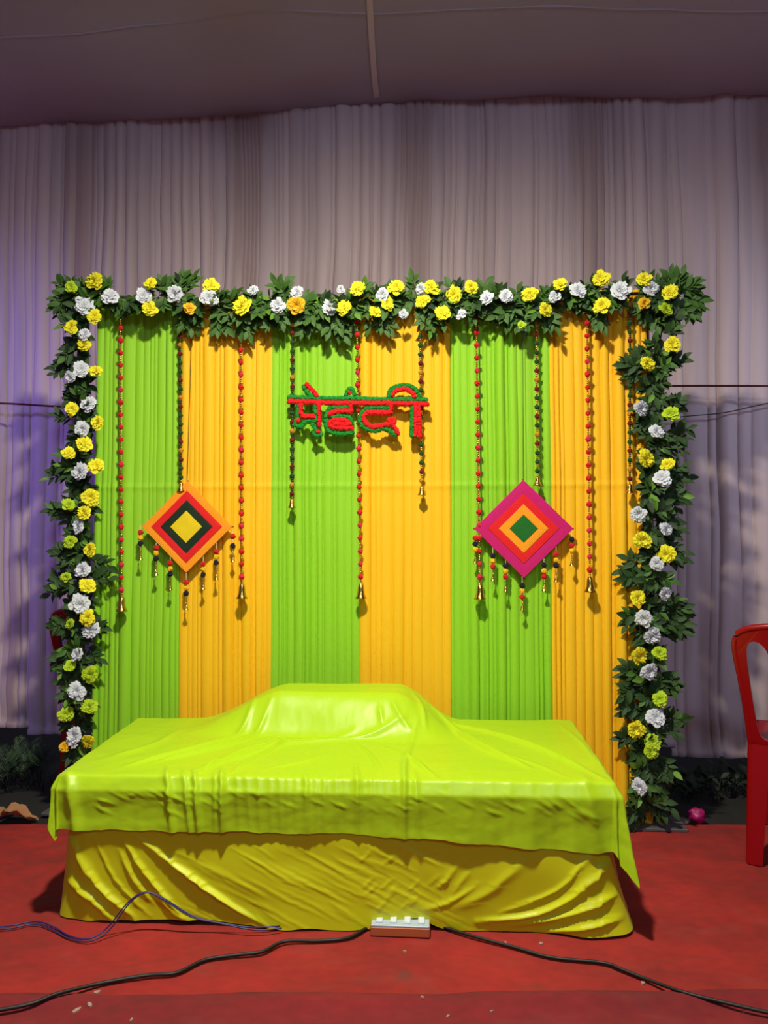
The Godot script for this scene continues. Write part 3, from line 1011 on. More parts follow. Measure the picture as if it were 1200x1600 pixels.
func garland(label: String, spine: Array, flowers: Array, clumps: Array, sprigs: int, spread: float, leaves: Array, lm: Array, kinds: Dictionary, fm: Material, called: Dictionary, sd: int) -> void:
	rng.seed = sd
	var pts := PackedVector3Array()
	for q in spine:
		pts.append(on_z(q[0], q[1], 0.05))
	pts = smooth_path(pts, 8)
	var t := thing("flower_garland", Vector3.ZERO, label, "garland", "garlands round the backdrop")
	var st := start()
	add_tube(st, pts, 0.007, 6)
	obj("vine", done(st), mat("vine", Color(0.14, 0.2, 0.08), 0.8), t)
	var sp := []     # base, direction, length
	for k in sprigs:
		var f := (k + rng.randf()) / sprigs * (pts.size() - 1)
		var i := mini(int(f), pts.size() - 2)
		var p := pts[i].lerp(pts[i + 1], f - i)
		var a := rng.randf() * TAU
		var tang := (pts[i + 1] - pts[i]).normalized()
		var d := Vector3(cos(a), sin(a), 0)
		d = (d - tang * d.dot(tang) * 0.35 + Vector3(0, -0.15, rng.randf_range(0.0, 0.9))).normalized()
		sp.append([p + Vector3(rng.randf_range(-0.02, 0.02), rng.randf_range(-0.02, 0.02), rng.randf_range(-0.02, 0.03)), d, spread * rng.randf_range(0.75, 1.25)])
	for c in clumps:
		for k in c[3]:
			var p := on_z(c[0] + rng.randf_range(-8, 8), c[1] + rng.randf_range(-8, 8), 0.05)
			var near := pts[0]
			for q in pts:
				if q.distance_squared_to(p) < near.distance_squared_to(p):
					near = q
			var a := deg_to_rad(c[2] + rng.randf_range(-28, 28))
			sp.append([near.lerp(p, 0.55), Vector3(cos(a), sin(a), rng.randf_range(-0.1, 0.5)).normalized(), 0.07 * rng.randf_range(0.8, 1.25)])
	var all := []
	var stems := start()
	for s in sp:
		var base: Vector3 = s[0]
		var d: Vector3 = s[1]
		var len: float = s[2]
		var tip := base + d * len + Vector3(0, -len * 0.15, 0)
		add_tube(stems, PackedVector3Array([base, base + d * len * 0.5, tip]), 0.0018, 4)
		var n := 7
		var side := d.cross(Vector3(0, 0, 1)).normalized()
		if side.length() < 0.5:
			side = Vector3.RIGHT
		for k in n:
			var f := 0.15 + 0.85 * k / (n - 1.0)
			var at := base + d * len * f + Vector3(0, -len * 0.15 * f * f, 0)
			var sg := (1.0 if k % 2 else -1.0) if k < n - 1 else 0.0
			var dir := (d * 0.75 + side * sg * 0.8 + Vector3(rng.randf_range(-0.25, 0.25), rng.randf_range(-0.3, 0.15), rng.randf_range(-0.2, 0.35))).normalized()
			var up := (Vector3(0, 0.35, 1) + Vector3(rng.randf_range(-0.5, 0.5), rng.randf_range(-0.5, 0.5), 0)).normalized()
			var x := dir.cross(up).normalized()
			var z := x.cross(dir).normalized()
			var l := rng.randf_range(0.036, 0.062)
			all.append([Transform3D(Basis(x * l, dir * l, z * l), at), at.z + 0.02 * rng.randf(), rng.randi() % 5, [0, 0, 1, 1, 1, 2, 3][rng.randi() % 7]])
	obj("stem", done(stems), mat("vine", Color.BLACK), t).set_meta("kind", "stuff")
	all.sort_custom(func(a, b): return a[1] > b[1])
	var shown := mini(290, all.size())
	for k in shown:
		obj("leaf", leaves[all[k][2]], lm[all[k][3]], t, all[k][0])
	var mm := MultiMesh.new()
	mm.transform_format = MultiMesh.TRANSFORM_3D
	mm.mesh = leaves[1]
	mm.instance_count = all.size() - shown
	for k in range(shown, all.size()):
		mm.set_instance_transform(k - shown, all[k][0])
	var mi := MultiMeshInstance3D.new()
	mi.name = "foliage"
	mi.multimesh = mm
	mi.material_override = lm[1] if sd == 101 else lm[0]
	mi.set_meta("kind", "stuff")
	t.add_child(mi, true)
	for q in flowers:
		var c := on_z(q[0], q[1], 0.125 + rng.randf_range(-0.01, 0.01))
		var toward := Vector3(rng.randf_range(-0.5, 0.5) + 0.0, rng.randf_range(-0.25, 0.5), 1.0).normalized()
		var b := Basis.looking_at(-toward, Vector3.UP).rotated(toward, rng.randf() * TAU)
		var r: float = q[3] * 0.00268 * 1.08
		var o := obj("carnation", kinds[q[2]][rng.randi() % 3], fm, t, Transform3D((b * Basis().scaled(Vector3(rng.randf_range(0.85, 1.12), rng.randf_range(0.85, 1.1), 1.0))).scaled(Vector3(r, r, r)), c))
		o.set_meta("label", called[q[2]])

# ================================================================ diamond yarn hangings with tassels
func diamond_ring(c: Vector3, rin: Vector2, rout: Vector2, z: float, thick: float) -> ArrayMesh:
	# one band of yarn wound round crossed sticks: slightly domed, with fine winding grooves
	var st := start_flat()
	var corners := [Vector2(0, 1), Vector2(1, 0), Vector2(0, -1), Vector2(-1, 0)]
	var rows := maxi(5, int((rout.x - rin.x) / 0.0035))
	for s in 4:
		var a: Vector2 = corners[s]
		var b: Vector2 = corners[(s + 1) % 4]
		var prev := []
		for k in rows + 1:
			var f := float(k) / rows
			var r := rin.lerp(rout, f)
			var dome := thick * (0.75 + 0.25 * sin(PI * f)) + (0.0009 if k % 2 else 0.0)
			var cur := [c + Vector3(a.x * r.x, a.y * r.y, z + dome), c + Vector3(b.x * r.x, b.y * r.y, z + dome)]
			if k:
				quad(st, prev[0], cur[0], cur[1], prev[1])
			prev = cur
		var o0 := c + Vector3(a.x * rout.x, a.y * rout.y, z - thick)
		var o1 := c + Vector3(b.x * rout.x, b.y * rout.y, z - thick)
		quad(st, prev[0], o0, o1, prev[1])
		var i0 := c + Vector3(a.x * rin.x, a.y * rin.y, z - thick)
		var i1 := c + Vector3(b.x * rin.x, b.y * rin.y, z - thick)
		quad(st, o0, i0, i1, o1)
	return done(st, false)

func fuzz_mesh(r: float, sd: int) -> ArrayMesh:
	rng.seed = sd
	var st := start_flat()
	add_fuzz(st, Vector3.ZERO, r, 0.3, 11, 8)
	return done(st, false)

func bell_mesh(h: float, r: float) -> ArrayMesh:
	# hangs from the origin
	var st := start()
	var p := PackedVector2Array([Vector2(0.0, 0), Vector2(0.10, 0), Vector2(0.16, -0.06), Vector2(0.10, -0.13), Vector2(0.14, -0.18), Vector2(0.36, -0.23), Vector2(0.5, -0.33), Vector2(0.55, -0.5), Vector2(0.62, -0.68), Vector2(0.8, -0.84), Vector2(1.0, -0.94), Vector2(1.0, -0.98), Vector2(0.88, -0.97), Vector2(0.66, -0.84), Vector2(0.45, -0.4), Vector2(0.0, -0.3)])
	for i in p.size():
		p[i] = Vector2(p[i].x * r, p[i].y * h)
	add_lathe(st, p, 16)
	return done(st)

func pom_colors() -> Dictionary:
	return {"r": mat("pom_red", Color(0.8, 0.07, 0.09), 0.9, 0, 0.3), "k": mat("pom_pink", Color(0.82, 0.12, 0.25), 0.9, 0, 0.3), "y": mat("pom_yellow", Color(0.93, 0.72, 0.05), 0.9, 0, 0.3), "n": mat("pom_navy", Color(0.06, 0.05, 0.16), 0.9, 0, 0.3), "g": mat("pom_green", Color(0.10, 0.28, 0.07), 0.9, 0, 0.2), "m": mat("pom_maroon", Color(0.42, 0.05, 0.05), 0.9, 0, 0.2), "o": mat("pom_gold", Color(0.75, 0.5, 0.08), 0.9, 0, 0.2)}

func build_kites() -> void:
	var gold := mat("gold", Color(0.86, 0.7, 0.34), 0.22, 1.0)
	var specs := [
		{"c": [292, 823], "label": "diamond of orange, red and dark green yarn with a yellow middle", "bands": [[71, 56, Color(0.97, 0.6, 0.07), "orange yarn band"], [56, 41, Color(0.88, 0.07, 0.1), "red yarn band"], [41, 25, Color(0.03, 0.14, 0.06), "dark green yarn band"], [25, 0, Color(0.9, 0.78, 0.06), "yellow yarn middle"]],
			"t": [[219.7, 832, "ryn", 871], [244, 856, "ryn", 895], [266, 880, "ryn", 918], [291, 910, "ryn", 949], [317.5, 881, "ryn", 917], [338, 862, "ryn", 902], [364, 838, "rn", 874]]},
		{"c": [818, 826], "label": "diamond of magenta, red and orange yarn with a green middle", "bands": [[74, 53, Color(0.78, 0.03, 0.42), "magenta yarn band"], [53, 37, Color(0.82, 0.05, 0.09), "red yarn band"], [37, 21, Color(0.97, 0.56, 0.08), "orange yarn band"], [21, 0, Color(0.05, 0.4, 0.1), "green yarn middle"]],
			"t": [[742.6, 841, "rny", 876], [770, 868, "nyr", 904], [790, 884, "nyr", 920], [816, 915, "nyr", 949], [850, 883, "nyr", 919], [869, 866, "ryn", 905], [893.5, 843, "nry", 880]]}]
	var px := 1.0 / 361.0
	var pm := fuzz_mesh(0.0135, 5)
	var bm := bell_mesh(0.026, 0.0105)
	var cols := pom_colors()
	for s in specs:
		var c := on_z(s.c[0], s.c[1], 0.05)
		var t := thing("diamond_hanging", c, s.label, "wall hanging", "diamond yarn hangings")
		var lvl := 0.0
		for b in s.bands:
			var m := mat("yarn_" + b[3], b[2], 0.85, 0, 0.2)
			obj("yarn_band", diamond_ring(Vector3.ZERO, Vector2(b[1], b[1]) * px, Vector2(b[0], b[0]) * px, lvl, 0.004), m, t).set_meta("label", b[3])
			lvl += 0.0022
		var st := start()
		var e: float = s.bands[0][0] * px
		add_tube(st, PackedVector3Array([Vector3(0, -e - 0.004, -0.006), Vector3(0, e + 0.004, -0.006)]), 0.004, 6)
		add_tube(st, PackedVector3Array([Vector3(-e - 0.004, 0, -0.011), Vector3(e + 0.004, 0, -0.011)]), 0.004, 6)
		obj("stick_cross", done(st), mat("stick", Color(0.5, 0.32, 0.16), 0.8), t)
		var th := start()
		add_tube(th, PackedVector3Array([Vector3(0, e, 0), Vector3(0.004, e + 0.45, -0.015), Vector3(0.006, 2.21 - c.y, -0.03)]), 0.0012, 4)
		obj("hanging_thread", done(th), mat("thread", Color(0.3, 0.26, 0.12), 0.8), t)
		for q in s.t:
			var p := on_z(q[0], q[1], 0.05) - c
			var bell := on_z(q[0], q[3], 0.05) - c
			var edge_y := -(e - absf(p.x)) if absf(p.x) < e else p.y + 0.03
			var ts := start()
			add_tube(ts, PackedVector3Array([Vector3(p.x, maxf(edge_y, p.y + 0.012), 0), Vector3(p.x, bell.y, 0)]), 0.0013, 5)
			var tassel := obj("tassel", done(ts), mat("thread_white", Color(0.8, 0.76, 0.6), 0.6), t)
			var n: int = q[2].length()
			for k in n:
				var y := p.y - k * (0.0235 if n == 3 else 0.04)
				var o := obj("pompom", pm, cols[q[2][k]], tassel, Transform3D(Basis().rotated(Vector3(0.3, 0.5, 0.8).normalized(), k * 1.7 + q[0]), Vector3(p.x, y, 0)))
				o.set_meta("label", {"r": "red pompom", "y": "yellow pompom", "n": "navy pompom"}[q[2][k]])
			var bs := start()
			for k in 3:
				add_lathe(bs, PackedVector2Array([Vector2(0, 0.004), Vector2(0.0035, 0.0015), Vector2(0.0035, -0.0015), Vector2(0, -0.004)]), 7, Vector3(p.x, bell.y + 0.016 + k * 0.010 - 0.006, 0))
			obj("bead", done(bs), gold, tassel)
			obj("bell", bm, gold, tassel, Transform3D(Basis(), bell + Vector3(0, 0.014, 0)))

# ================================================================ strings of pompoms and brass bells
func build_strings() -> void:
	var gold := mat("gold", Color.WHITE)
	var cols := pom_colors()
	var poms := [fuzz_mesh(0.0125, 11), fuzz_mesh(0.0125, 12), fuzz_mesh(0.0125, 13)]
	var big := bell_mesh(0.082, 0.025)
	var small := bell_mesh(0.05, 0.0185)
	var dotm := mat("bead_dark", Color(0.2, 0.22, 0.06), 0.4)
	var red_strings := [[188, 190, 956, "string of red pompoms with a brass bell on the far left green cloth"], [376, 378, 936, "red pompom string with a brass bell just right of the orange diamond"], [557, 564, 936, "string of red pompoms with a brass bell passing behind the middle of the word"], [744, 750, 937, "red pompom string with a brass bell touching the magenta diamond's left corner"], [917, 922, 926, "red pompom string with a brass bell right of the magenta diamond"]]
	var mix_strings := [[281, 283, 768, "dark mixed pompom string with a small bell ending at the orange diamond's top"], [457, 456, 794, "dark mixed pompom string with a small bell behind the first letter of the word"], [656, 659, 774, "dark mixed pompom string with a small bell behind the last letter of the word"], [838, 840, 759, "dark mixed pompom string with a small bell just above the magenta diamond"], [985, 984, 771, "dark mixed pompom string with a small bell along the right garland"]]
	for s in red_strings:
		var bot := on_z(s[1], s[2], 0.048)
		var y0 := 2.2
		var x0 := on_z(s[0], 500, 0.048).x
		var t := thing("pompom_string", Vector3(bot.x, bot.y, 0.048), s[3], "bell string", "red pompom strings")
		var bell_top := 0.082
		var n := int((y0 - bot.y - bell_top) / 0.0545)
		var st := start()
		var at := func(y: float) -> Vector3: return Vector3((x0 - bot.x) * clampf(y / (y0 - bot.y), 0, 1), y, 0)
		add_tube(st, PackedVector3Array([at.call(bell_top), at.call(y0 - bot.y)]), 0.0013, 5)
		obj("thread", done(st), mat("thread", Color.BLACK), t)
		var bs := start()
		for k in n:
			var y := bell_top + 0.012 + k * 0.0545
			var big_r := 1.0 if k % 5 else 1.12
			obj("pompom", poms[k % 3], cols["k"] if (k < 5 and rng.randf() < 0.6) or k % 6 == 4 else cols["r"], t, Transform3D(Basis().rotated(Vector3.UP, k * 1.3).scaled(Vector3.ONE * big_r), at.call(y)))
			for b in 3:
				add_lathe(bs, PackedVector2Array([Vector2(0, 0.006), Vector2(0.0045, 0.002), Vector2(0.0045, -0.002), Vector2(0, -0.006)]), 7, at.call(y + 0.0185 + b * 0.0095))
		var bo := obj("bead", done(bs), gold, t)
		bo.set_meta("kind", "stuff")
		obj("bell", big, gold, t, Transform3D(Basis(), Vector3(0, bell_top, 0)))
		var cl := start()
		add_lathe(cl, PackedVector2Array([Vector2(0, 0.02), Vector2(0.004, 0.014), Vector2(0.006, 0.006), Vector2(0, -0.003)]), 8, Vector3(0, 0.002, 0))
		obj("clapper", done(cl), gold, t)
	for s in mix_strings:
		var bot := on_z(s[1], s[2], 0.048)
		var y0 := 2.2
		var x0 := on_z(s[0], 500, 0.048).x
		var t := thing("pompom_string", Vector3(bot.x, bot.y, 0.048), s[3], "bell string", "dark mixed pompom strings")
		var bell_top := 0.05
		var n := int((y0 - bot.y - bell_top) / 0.0385)
		var at := func(y: float) -> Vector3: return Vector3((x0 - bot.x) * clampf(y / (y0 - bot.y), 0, 1), y, 0)
		var st := start()
		add_tube(st, PackedVector3Array([at.call(bell_top), at.call(y0 - bot.y)]), 0.0014, 5)
		obj("thread", done(st), mat("thread", Color.BLACK), t)
		var bs := start()
		var order := "gmogmggmomgg"
		for k in n:
			var y := bell_top + 0.012 + k * 0.0385
			obj("pompom", poms[k % 3], cols[order[(k + int(s[0])) % 12]], t, Transform3D(Basis().rotated(Vector3.UP, k * 1.3).scaled(Vector3.ONE * 0.96), at.call(y)))
			for b in 2:
				add_lathe(bs, PackedVector2Array([Vector2(0, 0.006), Vector2(0.0055, 0.002), Vector2(0.0055, -0.002), Vector2(0, -0.006)]), 7, at.call(y + 0.0155 + b * 0.009))
		var bo := obj("bead", done(bs), dotm if int(s[0]) % 2 else gold, t)
		bo.set_meta("kind", "stuff")
		obj("bell", small, gold, t, Transform3D(Basis(), Vector3(0, bell_top, 0)))

# ================================================================ the word, in tufted red and green trim
func build_word() -> void:
	var z := 0.06
	var t := thing("word_sign", on_z(560, 630, z), "red and green tufted Hindi word hung on the middle of the backdrop", "sign")
	var o := t.position
	var red := mat("trim_red", Color(0.9, 0.04, 0.08), 0.9, 0, 0.2)
	var green := mat("trim_green", Color(0.05, 0.52, 0.14), 0.9, 0, 0.2)
	var rs := [
		[[97, 222], [250, 224], [400, 232], [560, 232], [760, 235], [950, 236], [1098, 240]],
		[[190, 238], [188, 300], [212, 328], [275, 330]], [[315, 240], [318, 310], [320, 388]], [[168, 357]], [[312, 440]], [[228, 100], [262, 130], [300, 178]],
		[[545, 235], [545, 285]], [[550, 292], [480, 290], [430, 294], [395, 310]], [[536, 382], [515, 356], [450, 352], [405, 362], [392, 385], [420, 408], [490, 412], [558, 412]], [[425, 384], [530, 384]],
		[[537, 158]], [[838, 235], [835, 295]], [[825, 300], [740, 300], [670, 300], [640, 325], [655, 372], [700, 402], [740, 400], [800, 388], [850, 372]], [[820, 355], [860, 350], [856, 372]], [[838, 372], [862, 405], [886, 450]],
		[[850, 175], [870, 145], [930, 130], [985, 152], [1005, 185]], [[1012, 245], [1012, 330], [1012, 462]], [[1036, 245], [1040, 340], [1042, 468]]]
	var gs := [
		[[97, 190], [250, 194], [400, 200], [560, 198], [760, 204], [950, 206], [1090, 206]],
		[[165, 245], [163, 330], [145, 372], [160, 398], [190, 396], [225, 365], [285, 358]], [[286, 240], [288, 300], [290, 345]], [[272, 385], [290, 420], [278, 452], [305, 466], [335, 452]], [[206, 115], [232, 155], [262, 184]],
		[[400, 264], [470, 262], [528, 254]], [[392, 268], [372, 310], [368, 395], [395, 435], [470, 452], [558, 445]], [[412, 330], [480, 328], [530, 332], [550, 365]],
		[[508, 172], [530, 135], [545, 125], [565, 150], [572, 170]], [[650, 272], [740, 262], [820, 264]], [[632, 290], [612, 335], [612, 370], [640, 405], [710, 428], [790, 415], [862, 460]],
		[[822, 190], [826, 145], [870, 113], [945, 103], [1010, 130], [1040, 182]], [[988, 250], [986, 350], [984, 460]], [[985, 462], [1030, 468]]]
	for set in [[gs, green, 0.0, "green_trim", 0.0125], [rs, red, 0.006, "red_trim", 0.0122]]:
		for s in set[0]:
			var p := PackedVector3Array()
			for q in s:
				p.append(on_z(430 + q[0] * 0.21667, 580 + q[1] * 0.21667, z) - o + Vector3(0, 0, set[2]))
			var st := start_flat()
			if p.size() == 1:
				add_fuzz(st, p[0], 0.0115, 0.3, 10, 7)
			else:
				var c := Curve3D.new()
				for q in smooth_path(p, 5):
					c.add_point(q)
				var n := maxi(2, int(c.get_baked_length() / 0.0075))
				for k in n + 1:
					add_fuzz(st, c.sample_baked(c.get_baked_length() * k / n) + Vector3(rng.randf_range(-1, 1), rng.randf_range(-1, 1), rng.randf_range(-1, 1)) * 0.0012, set[4] * rng.randf_range(0.92, 1.1), 0.38, 8, 6)
			obj(set[3], done(st, false), set[1], t)
	# wire backing that the trim is tied to
	var ws := start()
	var w0 := on_z(452, 628, z) - o
	var w1 := on_z(666, 631, z) - o
	add_tube(ws, PackedVector3Array([w0 + Vector3(0, 0, -0.012), w1 + Vector3(0, 0, -0.012)]), 0.002, 5)
	for q in [[500, 660], [548, 660], [612, 655], [653, 675]]:
		var b := on_z(q[0], q[1], z) - o
		add_tube(ws, PackedVector3Array([Vector3(b.x, w0.y, -0.012), Vector3(b.x, b.y, -0.012)]), 0.002, 5)
	obj("wire_backing", done(ws), mat("steel", Color.GRAY), t)

# ================================================================ cables and the socket box
func floor_path(px: Array, lift: float) -> PackedVector3Array:
	var p := PackedVector3Array()
	for q in px:
		var h: float = lift + (q[2] if q.size() > 2 else 0.0) + 0.011 * smoothstep(1535.0, 1550.0, q[1])
		p.append(on_y(q[0], q[1], h))
	return smooth_path(p, 6)

func build_cables() -> void:
	var black := mat("black_rubber", Color(0.035, 0.035, 0.04), 0.55)
	var st := start()
	add_tube(st, floor_path([[600, 1437], [575, 1449], [545, 1465], [500, 1470], [445, 1471], [410, 1487], [370, 1492], [320, 1500], [276, 1520], [230, 1524], [160, 1536], [92, 1552], [50, 1568], [0, 1578], [-90, 1592], [-240, 1600]], 0.012), 0.0052, 8)
	tag(obj("power_cable", done(st), black), "black cable snaking from the socket box to the lower left", "cable", "black cables on the carpet")
	var s2 := start()
	add_tube(s2, floor_path([[642, 1428, 0.015], [660, 1431, 0.02], [690, 1447], [740, 1463], [800, 1479], [862, 1496], [940, 1504], [970, 1514], [1010, 1530], [1070, 1551], [1130, 1566], [1200, 1582], [1320, 1605]], 0.012), 0.0048, 8)
	tag(obj("power_cable", done(s2), black), "black cable running from the socket box to the lower right corner", "cable", "black cables on the carpet")
	var loop := [[-120, 1452, 0], [0, 1448, 0], [55, 1440, 0], [85, 1449, 0.0], [108, 1462, 0.0], [138, 1467, 0.004], [168, 1449, 0.022], [200, 1410, 0.095], [228, 1394, 0.122], [258, 1405, 0.1], [300, 1431, 0.05], [340, 1441, 0.03], [396, 1449, 0.012], [440, 1446, 0.01]]
	for k in 2:
		var p := PackedVector3Array()
		for q in loop:
			var wob := 3.0 * sin(q[0] * 0.03 + k * 2.4) if k else 0.0
			p.append(on_y(q[0] + wob, q[1] + (4.0 if k and q[2] < 0.03 else 1.0) * k, q[2] + 0.008))
		var s3 := start()
		add_tube(s3, smooth_path(p, 6), 0.0022, 6)
		tag(obj("thin_wire", done(s3), mat("blue_wire", Color(0.16, 0.13, 0.42), 0.5) if k == 0 else mat("violet_wire", Color(0.2, 0.16, 0.34), 0.5)), "thin blue wire looping up against the yellow skirt" if k == 0 else "thin dark violet wire beside the blue wire, lying lower on the carpet", "wire", "thin wires by the yellow skirt")
	# socket box half under the skirt
	var f := on_y(625, 1467, 0.0)
	var t := thing("socket_box", Vector3(f.x, 0.004, f.z - 0.07), "wooden socket box with a pale switch plate, half under the skirt", "socket box")
	var b := start_flat()
	add_box(b, Vector3(0, 0.014, 0), Vector3(0.178, 0.028, 0.14), 0.003)
	obj("box", done(b, false), mat("box_wood", Color(0.66, 0.34, 0.18), 0.6), t)
	var pl := start_flat()
	add_box(pl, Vector3(0, 0.0305, 0), Vector3(0.174, 0.005, 0.136), 0.001)
	obj("switch_plate", done(pl, false), mat("plate_white", Color(0.66, 0.72, 0.78), 0.35), t)
	for k in 4:
		for j in 2:
			var sw := start_flat()
			if j == 0:
				add_box(sw, Vector3(-0.063 + k * 0.042, 0.036, 0.04), Vector3(0.02, 0.009, 0.03), 0.002, Basis(Vector3.RIGHT, 0.15))
				obj("switch", done(sw, false), mat("switch_white", Color(0.8, 0.83, 0.86), 0.3), t)
			else:
				add_lathe(sw, PackedVector2Array([Vector2(0.019, 0), Vector2(0.018, 0.006), Vector2(0.013, 0.007), Vector2(0.012, 0.003), Vector2(0, 0.003)]), 14, Vector3(-0.063 + k * 0.042, 0.0325, -0.012))
				obj("socket", done(sw), mat("socket_blue", Color(0.5, 0.62, 0.75), 0.35), t)

func build_rope() -> void:
	var p := PackedVector3Array()
	for q in [[-420, 629], [-150, 627], [0, 630], [120, 636], [300, 634], [600, 621], [900, 606], [1045, 603], [1200, 603], [1400, 604]]:
		p.append(on_z(q[0], q[1], -0.55))
	var st := start()
	add_tube(st, smooth_path(p, 6), 0.0055, 6)
	tag(obj("rope", done(st), mat("rope_red", Color(0.36, 0.06, 0.1), 0.8)), "thin dark red rope stretched behind the backdrop before the wall cloth", "rope")
	# a thin grey line below it on the right
	var q2 := PackedVector3Array()
	for q in [[980, 668], [1060, 652], [1130, 645], [1200, 630], [1400, 590]]:
		q2.append(on_z(q[0], q[1], -0.64))
	var s2 := start()
	add_tube(s2, smooth_path(q2, 6), 0.003, 5)
	tag(obj("rope", done(s2), mat("grey_line", Color(0.3, 0.28, 0.32), 0.8)), "thin grey line slanting across the wall cloth below the red rope", "rope")

# ================================================================ dark shrubs behind the hem of the wall cloth
func build_bushes() -> void:
	rng.seed = 404
	var frond := frond_mesh()
	var leaf := leaf_mesh(9)
	var gm := [mat("shrub_green", Color(0.2, 0.3, 0.17), 0.7), mat("shrub_deep", Color(0.12, 0.2, 0.12), 0.7)]
	var spots := [[-1.88, -0.32, 0.24, "dark feathery shrub under the wall cloth at the left edge", true], [-1.68, -0.36, 0.2, "dark feathery shrub between the left edge shrub and the hidden chair", true], [1.5, -0.45, 0.13, "dark low weeds on the ground beside the right garland's foot", false], [1.74, -0.5, 0.15, "dark low weeds in the shadow left of the red chair's leg", false], [2.15, -0.5, 0.15, "dark low weeds behind the red chair's leg", false]]
	for s in spots:
		var t := thing("shrub", Vector3(s[0], -0.01, s[1]), s[3], "shrub", "dark shrubs below the wall cloth")
		var st := start()
		for k in 26:
			var a := rng.randf() * TAU
			var lean := rng.randf_range(0.1, 0.75)
			var d := Vector3(cos(a) * lean, 1.0, sin(a) * lean + 0.1).normalized()
			var len: float = s[2] * rng.randf_range(0.55, 1.0)
			var base := Vector3(rng.randf_range(-0.12, 0.12), 0.0, rng.randf_range(-0.1, 0.1))
			add_tube(st, PackedVector3Array([base, base + d * len * 0.8]), 0.002, 4)
			for q in 3:
				var at := base + d * len * (0.4 + 0.25 * q)
				var b2 := rng.randf() * TAU
				var dir := (d * 0.8 + Vector3(cos(b2), 0.1, sin(b2)) * 0.9).normalized()
				var x := dir.cross(Vector3(0.1, 1, 0.4)).normalized()
				var z := x.cross(dir)
				var l := rng.randf_range(0.07, 0.12) if s[4] else rng.randf_range(0.04, 0.07)
				obj("frond" if s[4] else "leaf", frond if s[4] else leaf, gm[rng.randi() % 2 if s[4] else 1], t, Transform3D(Basis(x * l, dir * l, z * l), at))
		obj("stem", done(st), gm[1], t).set_meta("kind", "stuff")

func frond_mesh() -> ArrayMesh:
	var st := start_flat()
	add_tube(st, PackedVector3Array([Vector3.ZERO, Vector3(0, 0.5, 0.03), Vector3(0, 1, -0.05)]), 0.012, 4)
	for k in 9:
		var y := 0.15 + k * 0.095
		var l := 0.32 * sin(PI * (0.25 + 0.7 * k / 9.0))
		for s in [-1.0, 1.0]:
			var a := Vector3(0, y, 0)
			var tip := Vector3(s * l, y + l * 0.8, 0.04)
			var w := Vector3(-s * 0.012, 0.026, 0)
			var m := a.lerp(tip, 0.5)
			for p in [a, m + w, tip, a, tip, m - w]:
				st.add_vertex(p)
	return done(st, false)

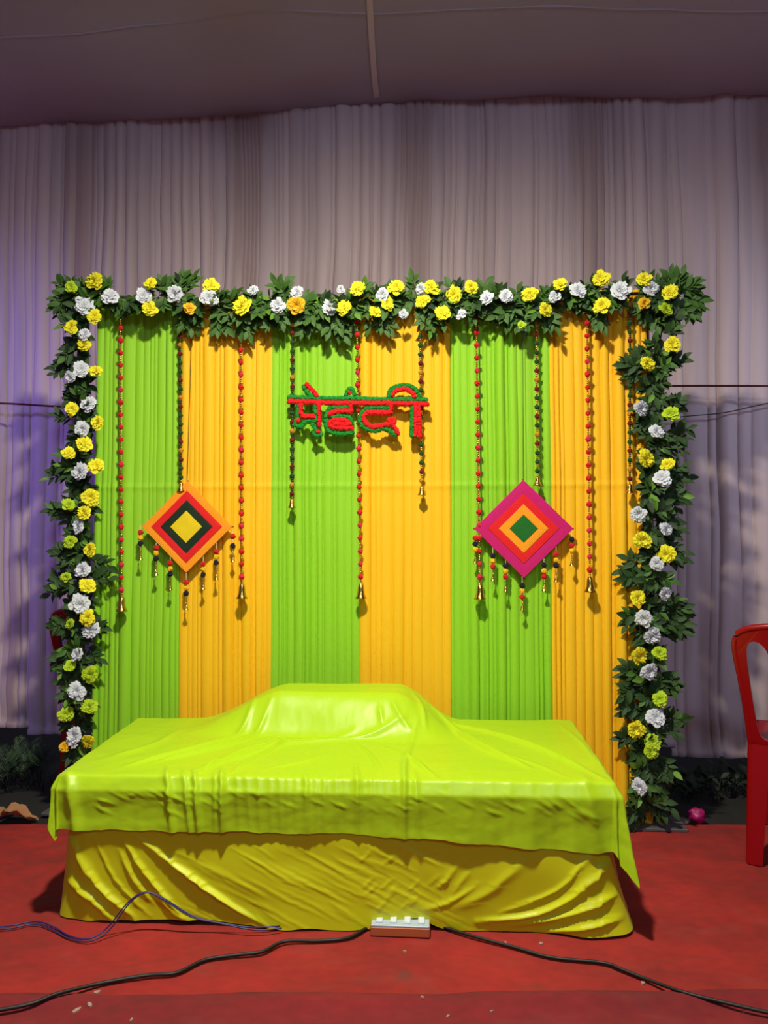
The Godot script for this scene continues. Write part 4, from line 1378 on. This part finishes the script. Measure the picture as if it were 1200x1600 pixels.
# ================================================================ small things on the ground
func build_litter() -> void:
	rng.seed = 9
	# dry leaf at the carpet's edge
	for q in [[28, 1277, 0.16, 0.3, "curled dry brown leaf lying at the left edge of the carpet"], [8, 1268, 0.1, 1.2, "smaller dry brown leaf behind the curled one at the left"]]:
		var p := on_y(q[0], q[1] + 8, 0.0)
		var nu := 9
		var nv := 12
		var pos := PackedVector3Array()
		for j in nv:
			for i in nu:
				var u := i / 8.0 * 2 - 1
				var v := j / 11.0
				var wv := 0.32 * sin(PI * pow(v, 0.8)) + 0.01
				pos.append(Vector3(v - 0.5, 0.16 + 0.16 * u * u * sin(PI * v) + 0.12 * sin(v * 5.0) + 0.04 * sin(v * 19 + u * 4), u * wv) * q[2])
		var o := obj("dry_leaf", sheet(nu, nv, pos), mat("dry_leaf", Color(0.62, 0.43, 0.28), 0.8), self, Transform3D(Basis(Vector3.UP, q[3]), p))
		tag(o, q[4], "leaf", "dry leaves at the carpet's edge")
	# pink bag, stone, slab in the dark on the right
	var st := start()
	add_fuzz(st, Vector3(0, 0.032, 0), 0.036, 0.3, 14, 10)
	tag(obj("crumpled_bag", done(st), mat("bag_pink", Color(0.6, 0.04, 0.36), 0.45), self, Transform3D(Basis().scaled(Vector3(1.15, 0.95, 1)), on_y(1089, 1286, 0.0))), "small crumpled magenta bag on the dark ground by the red chair", "bag")
	var s2 := start()
	add_fuzz(s2, Vector3(0, 0.012, 0), 0.03, 0.15, 12, 8)
	tag(obj("stone", done(s2), mat("stone", Color(0.42, 0.4, 0.38), 0.9), self, Transform3D(Basis().scaled(Vector3(1.3, 0.6, 0.9)), on_y(1064, 1286, 0.0))), "flat pale stone lying left of the magenta bag", "stone")
	# scraps
	var spots := [[845, 1476, 0.009], [632, 1488, 0.006], [1005, 1537, 0.008], [1004, 1565, 0.007], [768, 1582, 0.006], [120, 1580, 0.012], [140, 1572, 0.01], [152, 1552, 0.008], [790, 1474, 0.006], [700, 1590, 0.005], [205, 1596, 0.006], [1162, 1582, 0.005], [660, 1560, 0.006], [480, 1572, 0.005]]
	var hints := ["pale scrap on the carpet just in front of the skirt's right corner", "tiny pale scrap just in front of the socket box", "pale scrap touching the right black cable", "pale scrap in front of the right black cable", "pale scrap low in the middle of the front carpet", "pale scrap at the lower left below the black cable", "pale scrap beside another at the lower left below the cable", "pale scrap lying closest under the left black cable", "tiny scrap between the right cable and the yellow skirt", "tiny scrap at the very bottom of the front carpet, middle", "tiny scrap at the very bottom left of the front carpet", "tiny scrap beside the right cable's far end", "tiny scrap just in front of the carpet seam, right of the stain", "tiny scrap in front of the carpet seam, left of the stain"]
	for k in spots.size():
		var q = spots[k]
		var s := start_flat()
		var a := rng.randf() * TAU
		var l: float = q[2]
		var top := PackedVector3Array()
		for i in 5:
			var an := TAU * i / 5 + rng.randf_range(-0.3, 0.3)
			top.append(Vector3(cos(an) * l * rng.randf_range(0.7, 1.3), 0.003 + rng.randf_range(0, 0.003), sin(an) * l * 0.6 * rng.randf_range(0.7, 1.3)))
		for i in 5:
			for p in [Vector3(0, 0.006, 0), top[i], top[(i + 1) % 5]]:
				s.add_vertex(p)
			quad(s, top[i], top[i] * Vector3(1, 0, 1), top[(i + 1) % 5] * Vector3(1, 0, 1), top[(i + 1) % 5])
		var o := obj("paper_scrap", done(s, false), mat("scrap", Color(0.62, 0.5, 0.46), 0.9), self, Transform3D(Basis(Vector3.UP, a), on_y(q[0], q[1], 0.008 if q[1] > 1553 else 0.002)))
		tag(o, hints[k], "scrap", "pale scraps on the carpet")
